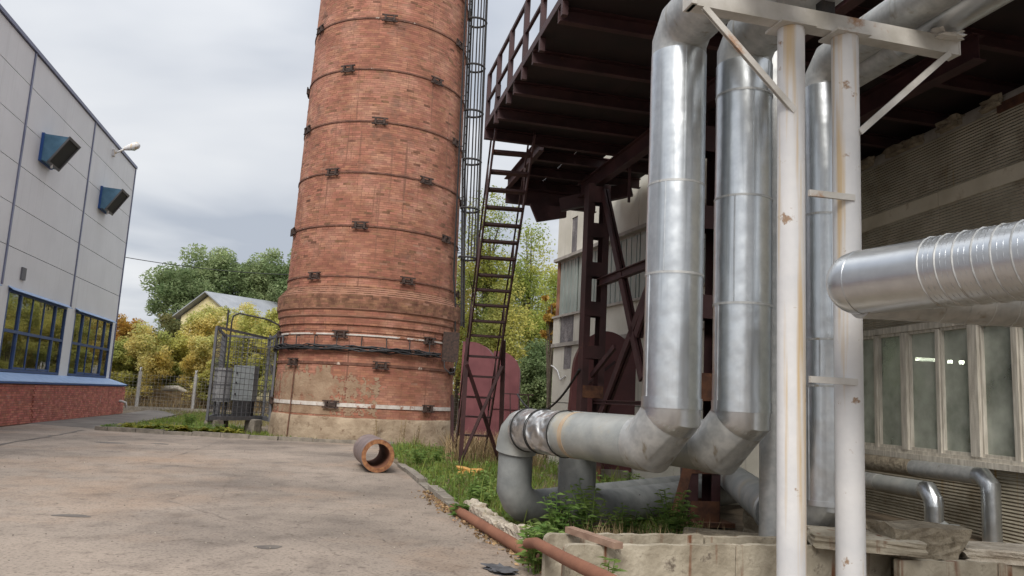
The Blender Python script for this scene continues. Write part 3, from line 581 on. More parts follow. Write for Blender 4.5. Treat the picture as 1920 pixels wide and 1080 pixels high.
def thing_clamp(an, r, z, hp):
    a = RAD(an); tx = V(math.cos(a), math.sin(a), 0); ty = V(math.sin(a), -math.cos(a), 0); c = cyl(an, r, z); mb = MB()
    for s_ in (-1, 1): mb.obox(c+tx*(s_*.15-.035)-V(0, 0, .10), tx*.07, ty*.11, V(0, 0, .20))
    for s_ in (-1, 1): mb.bar(c-tx*.28+ty*.07+V(0, 0, .105*s_), c+tx*.28+ty*.07+V(0, 0, .105*s_), .045, .045)
    mb.obox(c-tx*.19-V(0, 0, .045), tx*.38, ty*.05, V(0, 0, .09))
    return mb.build('clamp', 'clamp', hp)
chimney()
def chimney_ladder():
    # caged climbing ladder on the right flank
    an = 83; t = thing('caged_ladder', cyl(an, 3.5, 4.0), 'dark iron climbing ladder with round safety cage up the brick chimney', 'ladder')
    a = RAD(an); tx = V(math.cos(a), math.sin(a), 0); ty = V(math.sin(a), -math.cos(a), 0)
    B = lambda s_, d, z: V(CC[0], CC[1], z)+ty*(rad_at(z)+d)+tx*s_
    for s_ in (-.24, .24): MB().tube([B(s_, .16, 4.2), B(s_, .16, 10), B(s_, .16, 20)], .045, 6).build('rail', 'iron', t)
    z = 4.4
    rg = 0
    while z < 19.8:
        MB().tube([B(-.24, .16, z), B(.24, .16, z)], .014, 5).build('rung', 'iron', t); z += .34
    z = 5.0
    while z < 19.8:
        for s_ in (-.24, .24): MB().bar(B(s_, -.03, z), B(s_, .17, z), .03, .03).build('standoff', 'iron', t)
        z += 2.0
    hz = [6.75, 8.6, 10.48, 12.39, 14.23, 16.1, 18.0, 19.8]
    circ = [(-.24, .16)]+[(-.40*math.cos(th), .38+.42*math.sin(th)) for th in np.linspace(-.45, math.pi+.45, 19)]+[(.24, .16)]
    for z in hz:
        mb = MB(); mb.tube([B(s_, d, z) for s_, d in circ], .042, 6); mb.build('cage_hoop', 'iron', t)
    for th in np.linspace(.0, math.pi, 6):
        s_, d = -.40*math.cos(th), .38+.42*math.sin(th); MB().tube([B(s_, d, 6.7), B(s_, d, 12), B(s_, d, 19.9)], .03, 6).build('cage_bar', 'iron', t)
    # cables and the service conduit beside it
    for i in range(3): MB().tube([B(-.5-.07*i, .06, 3.1)]+[B(-.5-.07*i+.02*math.sin(z*1.3+i), .06, z) for z in np.arange(4, 20, 1.)], .018, 6).build('riser_cable', 'cable', t)
chimney_ladder()
bx = thing('junction_box', (-1.95, 27.3, 2.85), 'dark rusted sheet panel box on the flank of the chimney', 'box')
MB().obox((-2.32, 27.05, 2.85), (.56, .16, 0), (-.03, .14, 0), (.0, 0, 1.05)).build('case', 'clamp', bx)
MB().bar((-2.2, 27.16, 3.5), (-2.5, 27.9, 3.5), .06, .06).build('bracket', 'iron', bx)
MB().tube([(-2.25, 27.1, 2.9), (-2.2, 26.95, 2.62), (-2.0, 26.9, 2.45), (-1.85, 27.0, 2.5), (-1.8, 27.1, 2.9)], .02, 6).build('cable', 'cable', bx, smooth=True)

# ------------------------------------------------------------------ wire cage with switchgear beside the chimney
def cage():
    A, B, D, Cc = V(-9.8, 25.8, 0), V(-8.85, 28.6, 0), V(-10.75, 29.2, 0), V(-8.25, 27.5, 0)
    t = thing('wire_cage', (-9.6, 27.6, 0), 'dark grey steel mesh cage on a concrete block beside the chimney', 'cage')
    Z = V(0, 0, 1); z0, z1 = .52, 3.52
    def panel(p, q, nx, nz, zt0=z1, zt1=z1):
        MB().bar(p+Z*z0, q+Z*z0, .06, .14).build('bottom_rail', 'cage', t); MB().bar(p+Z*zt0, q+Z*zt1, .06, .08).build('top_rail', 'cage', t)
        for i in range(1, nx):
            c = p+(q-p)*i/nx; MB().bar(c+Z*z0, c+Z*(zt0+(zt1-zt0)*i/nx), .014, .014).build('mesh_bar', 'cage', t)
        for j in range(1, nz):
            f = j/nz; MB().bar(p+Z*(z0+(zt0-z0)*f), q+Z*(z0+(zt1-z0)*f), .014, .014).build('mesh_bar', 'cage', t)
    panel(A, B, 12, 15, 3.55, 3.42); panel(A, D, 8, 15, 3.55, 3.5); panel(B, Cc, 5, 15, 3.42, 3.52); panel(D, D+V(1.9, -.1, 0), 8, 15, 3.5, 3.46)
    for p, w_ in ((A, .08), (B, .08), (D, .16), (Cc, .07)): MB().box((p[0], p[1], (z0-.06+3.55)/2), (w_, w_, 3.55-z0+.06)).build('post', 'cage', t)
    fl = MB(); fl.slab([A+Z*.46, B+Z*.46, D+V(1.9, -.1, 0)+Z*.46, D+Z*.46], V(0, 0, .04)); fl.build('floor', 'cage', t)
    for p in (V(-9.0, 28.1, 0), V(-9.75, 26.3, 0), V(-10.5, 28.9, 0)): lump(MB(), p-Z*.05, .45, .45, .53, 20, seed=int(p[1]*10), amt=.06).build('block', 'kerb', t)
    c = thing('switch_cabinet', (-9.3, 28.0, .5), 'grey steel electrical cabinet inside the mesh cage', 'cabinet')
    MB().box((-9.45, 28.15, 1.75), (.8, .35, 1.25), 12).build('case', 'cabinet', c); MB().box((-9.42, 27.96, 1.75), (.7, .02, 1.1), 12).build('door', 'cabinet', c)
    MB().box((-9.45, 28.15, .82), (.7, .3, .62), 12).build('stand', 'iron', c)
    for z in (1.35, 1.75, 2.1): MB().box((-9.72, 27.95, z), (.05, .04, .07), 12).build('latch', 'iron', c)
    d = thing('insulated_tank', (-10.2, 27.8, .5), 'silver clad upright tank inside the mesh cage', 'tank')
    MB().tube([(-10.25, 28.1, 1.05), (-10.25, 28.1, 2.25)], .3, 20).build('shell', 'silver', d, smooth=True)
    for z in (1.15, 1.65, 2.15): MB().lathe((-10.25, 28.1), [(.3, z-.025), (.312, z-.025), (.312, z+.025), (.3, z+.025)], 20, closed=True).build('band', 'grey_frame', d)
    for x in (-10.45, -10.05): MB().bar((x, 28.1, .49), (x, 28.1, 1.1), .06, .06).build('leg', 'iron', d)
    p = thing('bent_conduit', (-9.9, 26.9, .5), 'bent dark conduit rising above the mesh cage', 'conduit')
    MB().tube([(-9.72, 26.9, .5), (-9.75, 27.0, 2.3), (-9.72, 26.9, 3.85), (-9.68, 26.9, 4.05), (-9.5, 26.95, 4.15), (-8.6, 27.3, 4.02), (-8.0, 27.5, 3.75)], .03, 8).build('tube', 'iron', p, smooth=True)
    MB().bar((-9.86, 26.86, 3.5), (-9.86, 26.86, 4.25), .05, .05).build('clip_bar', 'iron', p)
    f = thing('cable_ladder', (-8.5, 27.6, 3.1), 'short cable ladder bridging the mesh cage and chimney', 'cable tray')
    for s_ in (0, .3): MB().bar((-8.9, 28.4, 3.1+s_), (-7.75, 26.6, 3.1+s_*1.1), .04, .04).build('rail', 'cage', f)
    for k_ in range(6): q = V(-8.9, 28.4, 0)+V(1.15, -1.8, 0)*(k_+.5)/6; MB().bar(q+V(0, 0, 3.1), q+V(0, 0, 3.42), .03, .03).build('rung', 'cage', f)
cage()

# ------------------------------------------------------------------ steel platform on lattice columns
O = V(-.68, 14.42, 0); TT = V(.225, -.974, 0); VV = V(.974, .225, 0); UP = V(0, 0, 1)
PF = lambda t_, v_, z: O+TT*t_+VV*v_+UP*z
def wall_v(t_):    # where the machine-hall wall stands, measured across the platform
    p = PF(t_, 0, 0); d = V(6.7-p[0], 14.7-p[1], 0); n = azn(-9); return float(np.dot(d, n)/np.dot(VV, n))
def cream_v(t_):
    p = PF(t_, 0, 0); d = V(1.27-p[0], 22-p[1], 0); n = azn(-19); return float(np.dot(d, n)/np.dot(VV, n))
def channel(mb, p, q, ht, fl=.09, th=.014, side=1):   # C-section beam, top at p/q
    p, q = V(p), V(q); d = q-p; a = np.cross(d, UP); a /= np.linalg.norm(a); a = a*side
    mb.obox(p, d, a*th, -UP*ht); mb.obox(p+a*th, d, a*fl, -UP*th*1.3); mb.obox(p-UP*(ht-th*1.3)+a*th, d, a*fl, -UP*th*1.3); return mb
def ibeam(mb, p, q, ht, fl=.16, th=.014):
    p, q = V(p), V(q); d = q-p; a = np.cross(d, UP); a /= np.linalg.norm(a)
    mb.obox(p-a*th/2-UP*.02, d, a*th, -UP*(ht-.04)); mb.obox(p-a*fl/2, d, a*fl, -UP*.02); mb.obox(p-a*fl/2-UP*(ht-.02), d, a*fl, -UP*.02); return mb
def platform():
    t = thing('steel_platform', (2.0, 13.0, 0), 'dark maroon steel platform on lattice columns with handrail above the pipes', 'platform')
    ts = [0, 1.13, 2.34, 3.55, 4.9, 6.1, 7.3]
    for i, k_ in enumerate(ts):
        vm = min(wall_v(k_)+1.9, cream_v(k_)-.06 if k_ < .55 else 99); mb = MB(); channel(mb, PF(k_, 0, 6.82), PF(k_, vm, 6.82), .22); mb.build('joist', 'maroon', t)
    # deck plates, one per bay and strip, chequer plate on top of the joists
    for i in range(len(ts)-1):
        a, b = ts[i], ts[i+1]; vm = min(wall_v((a+b)/2)+2.0, cream_v(a)-.06 if a < .5 else 99); k_ = max(1, round(vm/1.8))
        for j in range(k_):
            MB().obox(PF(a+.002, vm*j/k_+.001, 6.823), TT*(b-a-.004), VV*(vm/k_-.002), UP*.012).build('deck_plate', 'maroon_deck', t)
    for k_ in (8.5,):
        mb = MB(); channel(mb, PF(k_, 5.0, 6.82), PF(k_, wall_v(k_)+1.9, 6.82), .22); mb.build('joist', 'maroon', t)
    for (a, b) in ((7.3, 8.5),):
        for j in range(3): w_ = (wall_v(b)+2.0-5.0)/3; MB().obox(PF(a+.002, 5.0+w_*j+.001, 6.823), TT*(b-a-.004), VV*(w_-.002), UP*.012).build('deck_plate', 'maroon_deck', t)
    # landing beyond the stair head
    for k_ in (-.9, -2.0, -3.1):
        mb = MB(); channel(mb, PF(k_, 1.2, 6.82), PF(k_, cream_v(k_)-.08, 6.82), .22); mb.build('joist', 'maroon', t)
    for (a, b) in ((-.9, 0), (-2.0, -.9), (-3.1, -2.0)):
        vm = cream_v(a)-.1
        cuts = [1.2, 1.2+(vm-1.2)*.30, 1.2+(vm-1.2)*.62, vm]
        for j in range(3):
            g0 = .0
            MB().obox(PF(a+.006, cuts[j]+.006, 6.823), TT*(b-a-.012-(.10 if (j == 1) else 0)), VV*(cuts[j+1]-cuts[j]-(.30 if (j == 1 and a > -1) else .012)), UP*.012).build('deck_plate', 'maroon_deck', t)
    mb = MB(); channel(mb, PF(-3.15, 1.2, 6.82), PF(0, 1.2, 6.82), .30); mb.build('edge_beam', 'maroon', t)
    mb = MB(); channel(mb, PF(-3.15, 1.15, 6.60), PF(-3.15, 3.4, 6.60), .38); mb.build('edge_beam', 'maroon', t)
    gA = MB(); ibeam(gA, (1.46, 17.1, 6.597), (3.83, 7.6, 6.597), .34); gA.build('girder', 'maroon', t)
    gB = MB(); ibeam(gB, PF(.6, 5.2, 6.597), PF(6.45, 5.2, 6.597), .36, .2); gB.build('girder', 'maroon', t)
    gC = MB(); ibeam(gC, PF(.7, 3.95, 6.597), PF(7.2, 3.95, 6.597), .26, .15); gC.build('girder', 'maroon', t)
    MB().bar((1.0, 17.2, 6.1), (2.6, 17.0, 6.5), .16, .3).build('bracket', 'maroon', t)
    # end haunch beneath the landing, and cross beams between the columns
    MB().slab([PF(-3.0, 1.7, 6.22), PF(-3.0, 2.6, 6.22), PF(-3.0, 2.6, 5.98), PF(-3.0, 1.9, 5.8)], TT*.1).build('gusset', 'maroon', t)
    def column(c, top, dirx, chord=.135, wd=.48, bat=None):
        x = VV
        cl = MB()
        for s_ in (-1, 1):
            b = MB(); channel(b, c+x*(s_*(wd/2-chord))+x*0+TT*.15, c+x*(s_*(wd/2-chord))-TT*.15, .01) if 0 else None
            p = c+x*(s_*(wd/2-chord/2))
            b.obox(p-x*chord/2+TT*.14, x*chord, TT*.014, UP*top); b.obox(p-x*chord/2-TT*.154, x*chord, TT*.014, UP*top)
            e_ = p+x*(s_*chord/2-(.014 if s_ > 0 else 0)); b.obox(e_-TT*.14, x*.014, TT*.28, UP*top)
            b.build('chord', 'maroon', t)
        for (za_, zb_, mt) in bat:
            for sd_ in (.156, -.166):
                MB().obox(c-x*(wd/2-.02)+TT*sd_+UP*za_, x*(wd-.04), TT*.012, UP*(zb_-za_)).build('batten', mt, t)
    bat1 = [(.0, .4, 'maroon_rust'), (1.0, 1.25, 'maroon_rust'), (1.75, 2.0, 'maroon_rust'), (2.55, 2.82, 'maroon'), (3.43, 3.73, 'maroon'), (4.26, 4.56, 'maroon'), (5.1, 5.4, 'maroon'), (5.85, 6.2, 'maroon')]
    column(V(1.72, 16.0, 0), 6.25, None, bat=bat1)
    bat2 = [(.06, .34, 'maroon_rust'), (.72, 1.08, 'maroon_rust'), (1.75, 2.15, 'maroon_rust'), (2.95, 3.3, 'maroon'), (4.3, 4.65, 'maroon'), (5.5, 5.9, 'maroon')]
    column(V(2.86, 11.4, 0), 6.25, None, bat=bat2)
    MB().box((2.86, 11.4, .03), (.8, .6, .06), -13).build('base_plate', 'maroon_rust', t); MB().box((1.72, 16.0, .03), (.8, .6, .06), -13).build('base_plate', 'maroon_rust', t)
    MB().bar((2.45, 11.2, .05), (2.72, 11.2, 1.15), .02, .14).build('gusset', 'maroon_rust', t)
    # diagonals between the columns, seen edge on as channels
    def diag(p, q): mb = MB(); mb.bar(p, q, .05, .17); mb.bar(V(p)+V(.08, .05, 0), V(q)+V(.08, .05, 0), .05, .17); mb.build('brace', 'maroon', t)
    c1, c2 = V(1.82, 15.85, 0), V(2.86, 11.55, 0)
    diag(c1+UP*6.1, c1+(c2-c1)*.52+UP*2.1); diag(c1+(c2-c1)*.02+UP*1.2, c1+(c2-c1)*.62+UP*4.0); diag(c2+UP*6.0, c1+(c2-c1)*.45+UP*2.9)
    mb = MB(); ibeam(mb, c1+UP*4.22, c2+UP*4.22, .17, .12); mb.build('tie_beam', 'maroon', t)
    mb = MB(); ibeam(mb, c1+UP*1.72, c2+UP*1.72, .08, .10); mb.build('tie_beam', 'maroon', t)
    MB().bar(c1+UP*2.2+V(-.1, 0, 0), c1+(c2-c1)*.22+UP*2.75, .06, .1).build('brace', 'maroon', t)
    # hanging bits under the deck
    MB().bar(PF(2.0, 2.8, 6.6), PF(2.0, 2.8, 5.75), .07, .07).build('hanger', 'maroon', t)
    MB().bar(PF(.3, 2.9, 6.6), PF(.3, 2.9, 5.6), .05, .05).build('hanger', 'maroon', t)
    # handrail on the left edge
    posts = []
    for k_ in [-.02, .9, 1.9, 2.95, 4.0, 5.1, 6.2, 7.2]:
        MB().bar(PF(k_, .03, 6.62), PF(k_, .03, 7.95), .08, .08, up=TT).build('rail_post', 'maroon', t)
    for z, w_ in ((7.95, .06), (7.4, .045)): MB().bar(PF(-.05, .03, z), PF(7.2, .03, z), .05, w_).build('handrail', 'maroon', t)
    MB().obox(PF(0, -.01, 6.82), TT*7.2, VV*.012, UP*.12).build('toe_board', 'maroon', t)
    MB().obox(PF(0.9, .0, 7.1), TT*.12, VV*.06, UP*.22).build('lock_box', 'maroon', t)
platform()
def stair():
    B, T_ = V(-.856, 20.2, .183), V(-.136, 14.429, 6.32); t = thing('steel_stair', (-.85, 20.2, 0), 'steep maroon steel stair from the weeds up to the platform', 'stair')
    d = T_-B; x = V(.99, .1, 0); hw = .36
    ts = [0.0, .081, .158, .235, .315, .388, .461, .511, .564, .613, .659, .712, .761, .809, .856, .904, .951, 1.001]
    for q in ts: c = B+d*q; fl = V(d[0], d[1], 0)/np.hypot(d[0], d[1]); MB().obox(c-x*hw-fl*.11, x*hw*2, fl*.22, UP*.045).build('tread', 'maroon', t)
    for s_ in (-1, 1):
        o = x*(hw+.02)*s_; mb = MB(); mb.bar(B+o-d*.035, T_+o+d*.06, .03, .17); mb.build('stringer', 'maroon', t)
        ho = V(0, .0, 1.0)
        MB().bar(B+o+d*.05+ho*.8, T_+o+d*.02+ho, .035, .035).build('handrail', 'maroon', t)
        for q in (.06, .25, .45, .65, .85): MB().bar(B+o+d*q, B+o+d*q+UP*.98, .035, .035, up=(0, 1, 0)).build('rail_post', 'maroon', t)
    # A-frame trestle under the lower flight
    L0, R0 = V(-1.0, 19.3, 0), V(-.1, 19.7, 0); f = .43; cpt = B+d*f
    L1, R1 = cpt-x*.42-UP*.1, cpt+x*.42-UP*.1
    L1 = V(L1[0], 17.9, 3.0); R1 = V(R1[0], 18.0, 3.0)
    L0 = V(-.98, 18.2, 0); R0 = V(-.06, 18.9, 0)
    for p, q in ((L0-UP*.05, L1), (R0-UP*.05, R1)): MB().bar(p, q, .1, .1).build('trestle_leg', 'maroon', t)
    MB().bar(L0+UP*.15, R1+UP*(-.6), .06, .07).build('trestle_brace', 'maroon', t); MB().bar(R0+UP*.1, L1-UP*.6, .06, .07).build('trestle_brace', 'maroon', t)
    lf = MB(); lf.bar(B-x*.45-UP*.25, B-x*.45+V(-.12, .3, 1.5), .06, .1); lf.build('prop', 'maroon', t); MB().bar(B+V(-.55, .1, -.2), B+V(-.25, .3, .9), .05, .08).build('prop', 'maroon_rust', t)
stair()

# ------------------------------------------------------------------ smoke exhausters behind the stair
def rounded(x0, x1, z0, z1, r, y, left=False, n=10):   # upright outline with rounded upper corner(s)
    p = [(x0, z0), (x1, z0)]+[(x1-r+r*math.cos(a), z1-r+r*math.sin(a)) for a in np.linspace(0, math.pi/2, n)]
    p += [(x0+r-r*math.sin(a), z1-r+r*math.cos(a)) for a in np.linspace(0, math.pi/2, n)] if left else [(x0, z1)]
    return [(x, y, z) for x, z in p]
t = thing('smoke_exhauster', (-.6, 24.4, 0), 'faded red rounded fan housing standing behind the steel stair', 'fan')
MB().slab(rounded(-1.45, -.42, .1, 3.38, .75, 24.2), V(.1, .9, 0)).build('housing', 'fan_pink', t)
MB().slab(rounded(-.40, .33, .1, 3.05, .62, 23.9), V(.1, 1.0, 0)).build('housing', 'fan_pink', t)
MB().slab(rounded(-.46, .38, .02, 3.11, .66, 23.86), V(0, .035, 0)).build('flange', 'fan_pink', t)
MB().obox((-1.5, 24.16, 1.7), (1.1, 0, 0), (0, .04, 0), (0, 0, .06)).build('rib', 'fan_pink', t); MB().obox((-.42, 23.82, 1.35), (.78, 0, 0), (0, .04, 0), (0, 0, .05)).build('rib', 'fan_pink', t)
MB().obox((-1.3, 24.1, -.05), (1.6, 0, 0), (0, .9, 0), (0, 0, .2)).build('base', 'kerb', t)
t = thing('induced_draught_fan', (2.35, 17.6, 0), 'dark maroon scroll fan housing beside the lattice column', 'fan')
pts = []
for a in np.linspace(-.05, math.pi*.98, 22): rr = .92+.10*math.cos(a); pts.append((2.12+rr*math.cos(a)*.78, 17.35, 2.35+rr*math.sin(a)))
pts += [(1.35, 17.35, .2), (2.83, 17.35, .2)]
MB().slab(pts, V(-.02, .35, 0)).build('scroll', 'fan_dark', t, smooth=True)
MB().bar((1.7, 17.3, 2.0), (2.4, 17.3, 2.6), .05, .06).build('stiffener', 'maroon', t); MB().box((2.0, 17.55, .08), (1.5, .8, .3)).build('base', 'kerb', t)

# ------------------------------------------------------------------ cream boiler house
def cream():
    A = -19.0; u, n = azu(A), azn(A); p0 = V(1.27, 22, 0); S = lambda s_, z, d=0.: p0+u*s_-n*d+UP*z
    t = thing('boiler_house', (5.0, 20.0, 0), 'cream panelled boiler house with strip of ribbed profile glass', 'building')
    s0, top = -8.3, 9.2
    c = MB(); c.prism([tuple((S(-.05, 0, -.12))[:2]), tuple(S(s0+.05, 0, -.12)[:2]), (6.7, 15.25), (9.5, 22.0), (3.5, 25.5)], -.05, top); c.build('core', 'room', t)
    def panels(rows, m='cream', d=.0, cutx=None):
        pass
    xs = [0.0, -1.35, -3.1, -4.85, -6.6, s0]
    for (za_, zb_) in ((-.05, 1.62), (1.64, 3.16), (3.28, 4.02), (5.72, 7.35), (7.37, 9.2)):
        for i in range(len(xs)-1):
            if i == 0 and za_ in (3.28, 5.72): continue
            MB().obox(S(xs[i+1]+.01, za_, -.12), u*(xs[i]-xs[i+1]-.02), -n*.12*1.0, UP*(zb_-za_)).build('panel', 'cream', t)
    # the corner bay has lost part of its render
    MB().obox(S(-.95, 5.72, -.12), u*.94, -n*.12, UP*1.6).build('panel', 'cream', t); MB().obox(S(-1.34, 5.74, -.12), u*.38, -n*.10, UP*1.0).rough(.012, 5).build('render_patch', 'render_dark', t)
    MB().obox(S(-1.34, 6.76, -.12), u*.38, -n*.118, UP*.57).build('panel', 'cream', t)
    MB().obox(S(-.42, 3.2, -.12), u*.43, -n*.15, UP*.84).build('panel', 'cream', t); MB().obox(S(-1.34, 3.2, -.12), u*.91, -n*.11, UP*.84).rough(.015, 5).build('render_patch', 'render_dark', t)
    MB().obox(S(-1.30, 2.55, -.12), u*.5, -n*.126, UP*.62).rough(.01, 5).build('render_patch', 'render_dark', t)
    MB().obox(S(-.14, 4.05, -.12), u*.13, -n*.1, UP*1.62).build('brick_jamb', 'brick_soot', t)
    for i, (a, b) in enumerate(((-.16, -1.33), (-1.43, -3.1), (-3.14, -4.83), (-4.87, -6.6), (-6.64, s0))):
        wd = a-b; k_ = round(wd/.13)
        wf = MB(); wf.obox(S(b, 4.05, -.1), u*wd, -n*.05, UP*.05); wf.obox(S(b, 5.58, -.1), u*wd, -n*.05, UP*.05); wo = wf.build('window', 'ledge', t)
        for j in range(k_):
            MB().obox(S(b+wd*j/k_+.008, 4.10, -.09+.012*(j % 2)), u*(wd/k_-.016), -n*.03, UP*1.48).build('glass_strip', 'profile_glass', wo)
    for z, h_, d in ((5.63, .085, .10), (4.0, .055, .08), (3.17, .10, .07)):
        MB().obox(S(s0, z, -.12), u*(-s0+.03), -n*(.12+d), UP*h_).build('ledge', 'ledge', t)
    # return wall towards the lower machine hall
    q0 = S(s0, 0, 0); q1 = V(6.66, 15.2, 0); w_ = q1-q0
    for za_, zb_ in ((-.05, 1.62), (1.64, 3.2), (3.22, 4.9), (4.92, 6.55), (6.57, 9.2)): MB().obox(q0+UP*za_, w_, V(-.06, .13, 0), UP*(zb_-za_)).build('panel', 'cream', t)
    MB().tube([S(-1.0, 2.35, .02), S(-.75, 2.25, .06), S(-.5, 2.5, .05), S(-.2, 2.62, .05), S(.0, 2.66, .04)], .02, 6).build('loose_cable', 'white_cable', t, smooth=True)
cream()
cb_ = MB(); P0, P1 = V(.30, 21.5, 1.8), V(1.47, 15.9, 2.32); pts = [P0+(P1-P0)*q+UP*(-1.05*4*q*(1-q)*.62) for q in np.linspace(0, 1, 18)]
o = cb_.tube(pts, .025, 7).build('hanging_cable', 'cable', smooth=True, base=True); tag(o, 'slack black cable hanging from the lattice column to the red fan', 'cable')
hb = MB(); hb.bar((-.1, 21.5, 1.8), (.75, 21.5, 1.8), .03, .03)
for x in (.1, .35, .6): hb.bar((x, 21.5, 1.8), (x+.12, 21.5, -.02), .03, .03, up=(0, 1, 0))
tag(hb.build('low_railing', 'maroon', base=True), 'small dark railing frame standing by the red fan housing', 'railing')

# ------------------------------------------------------------------ machine hall on the right
def machine_hall():
    A = -9.0; u, n = azu(A), azn(A); p0 = V(6.7, 14.7, 0); S = lambda s_, z, d=0.: p0+u*s_-n*d+UP*z     # d>0 stands out of the wall
    t = thing('machine_hall', (8.5, 9.0, 0), 'low machine hall with ribbed tan cladding and weathered wooden window strip', 'building')
    s0, s1 = -13.0, .45; ln = s1-s0
    bk = MB(); bk.obox(S(s0, -.05, -.16), u*ln, n*.12, UP*1.1); bk.obox(S(s0, 3.16, -.16), u*ln, n*.12, UP*3.42); bk.obox(S(s0, -.05, -5.5), u*ln, n*.2, UP*6.6)
    bk.obox(S(s0, -.05, -.2), u*.2, n*5.3, UP*6.6); bk.obox(S(s1-.2, -.05, -.3), u*.2, n*5.3, UP*6.6); bk.obox(S(s0, 4.6, -.3), u*ln, n*5.3, UP*.1); bk.obox(S(s0, .3, -.3), u*ln, n*5.3, UP*.1); bk.build('inner_shell', 'room', t)
    MB().obox(S(s0, 6.52, -.04), u*ln, n*5.6, UP*.07).build('roof', 'ledge', t)
    for i in range(5):
        a = s1-2.7*(i+1); b = s1-2.7*i; a = max(a, s0)
        if b <= s0: break
        for za_, zb_, m in ((-.05, .98, 'ribbed'), (3.26, 5.17, 'ribbed'), (5.43, 6.37, 'ribbed')):
            MB().obox(S(a+.005, za_, -.045), u*(b-a-.01), n*(-.0451), UP*(zb_-za_)).build('cladding_panel', m, t)
        MB().obox(S(a+.005, 5.175, -.04), u*(b-a-.01), -n*.058, UP*.25).build('smooth_band', 'band', t)
        MB().obox(S(a+.005, 6.375, -.04), u*(b-a-.01), -n*.05, UP*.15).build('top_band', 'ledge', t)
    MB().obox(S(s0, 6.30, .012), u*9.4, -n*.04, UP*.14).build('top_rail', 'maroon_rust', t)
    MB().obox(S(s0, 3.15, -.05), u*ln, -n*.10, UP*.11).build('window_head', 'wood', t)
    MB().obox(S(s0, .985, -.06), u*ln, -n*.16, UP*.09).build('window_sill', 'wood', t); MB().obox(S(s0, 1.075, -.05), u*ln, -n*.10, UP*.06).build('sill_rail', 'wood', t)
    e = [.3, -.48]; k_ = 0; edges = [(.42, -.48, 0)]
    cur = -.59; wds = [(.66, .18), (.67, .11), (.63, .22), (.60, .13)]
    panes = [(-.48, .36)]
    while cur > s0+.8:
        wd, gp = wds[k_ % 4]; panes.append((cur-wd, cur)); cur -= wd+gp; k_ += 1
    for i in range(len(panes)):
        a, b = panes[i]; wf = MB(); f = .026; a, b = a-.012, b+.012
        wf.obox(S(a, 1.135, -.07), u*f, -n*.09, UP*2.02); wf.obox(S(b-f, 1.135, -.07), u*f, -n*.09, UP*2.02); wf.obox(S(a+f, 1.135, -.07), u*(b-a-2*f), -n*.085, UP*.05); wf.obox(S(a+f, 3.10, -.07), u*(b-a-2*f), -n*.085, UP*.05)
        wo = wf.build('window', 'wood', t); MB().obox(S(a+f*.8, 1.17, -.045), u*(b-a-1.6*f), -n*.006, UP*1.95).build('pane', 'glass_dirty', wo)
        if i+1 < len(panes): a2, b2 = panes[i+1]; b2 += .012; MB().obox(S(b2+.004, 1.135, -.06), u*(a-b2-.008), -n*(.13 if (a-b2) > .15 else .11), UP*2.0).build('mullion', 'wood', t)
    for p, ln_, nm in ((V(7.84, 14.5, 2.78), .34, 'a'), (V(8.37, 14.6, 2.77), .07, 'b'), (V(8.60, 14.62, 2.77), .07, 'c')):
        lp = thing('ceiling_lamp', p, {'a': 'lit white tube lamp glowing behind the dirty window glass', 'b': 'small lit lamp glowing behind the glass beside the tube lamp', 'c': 'small lit lamp glowing behind the glass, farther from the tube lamp'}[nm], 'lamp')
        MB().box(p, (ln_, .05, .06), 0).build('tube', 'tube', lp); MB().box(p+UP*.06, (ln_+.04, .08, .05)).build('housing', 'ledge', lp); MB().bar(p+UP*.08, p+UP*1.83, .01, .01).build('wire', 'wire', lp)
    mc = thing('yellow_machine', (9.0, 13.6, .4), 'yellow machine casing standing behind the dirty window glass', 'machine')
    MB().box((8.6, 13.4, .95), (.9, .7, 1.1), -9).build('casing', 'room_yellow', mc); MB().box((8.6, 13.4, 1.58), (.5, .4, .16), -9).build('motor', 'iron', mc)
    # crumbled masonry on the wall head under the deck
    for i, (s_, w_) in enumerate(((-.3, .5), (-1.3, .6), (-1.75, .35), (-2.6, .5), (-3.5, .4))): lump(MB(), S(s_, 6.40, .02), w_*.4, w_, .17, A, seed=60+i, amt=.3).build('masonry_chunk', 'rubble', t)
machine_hall()

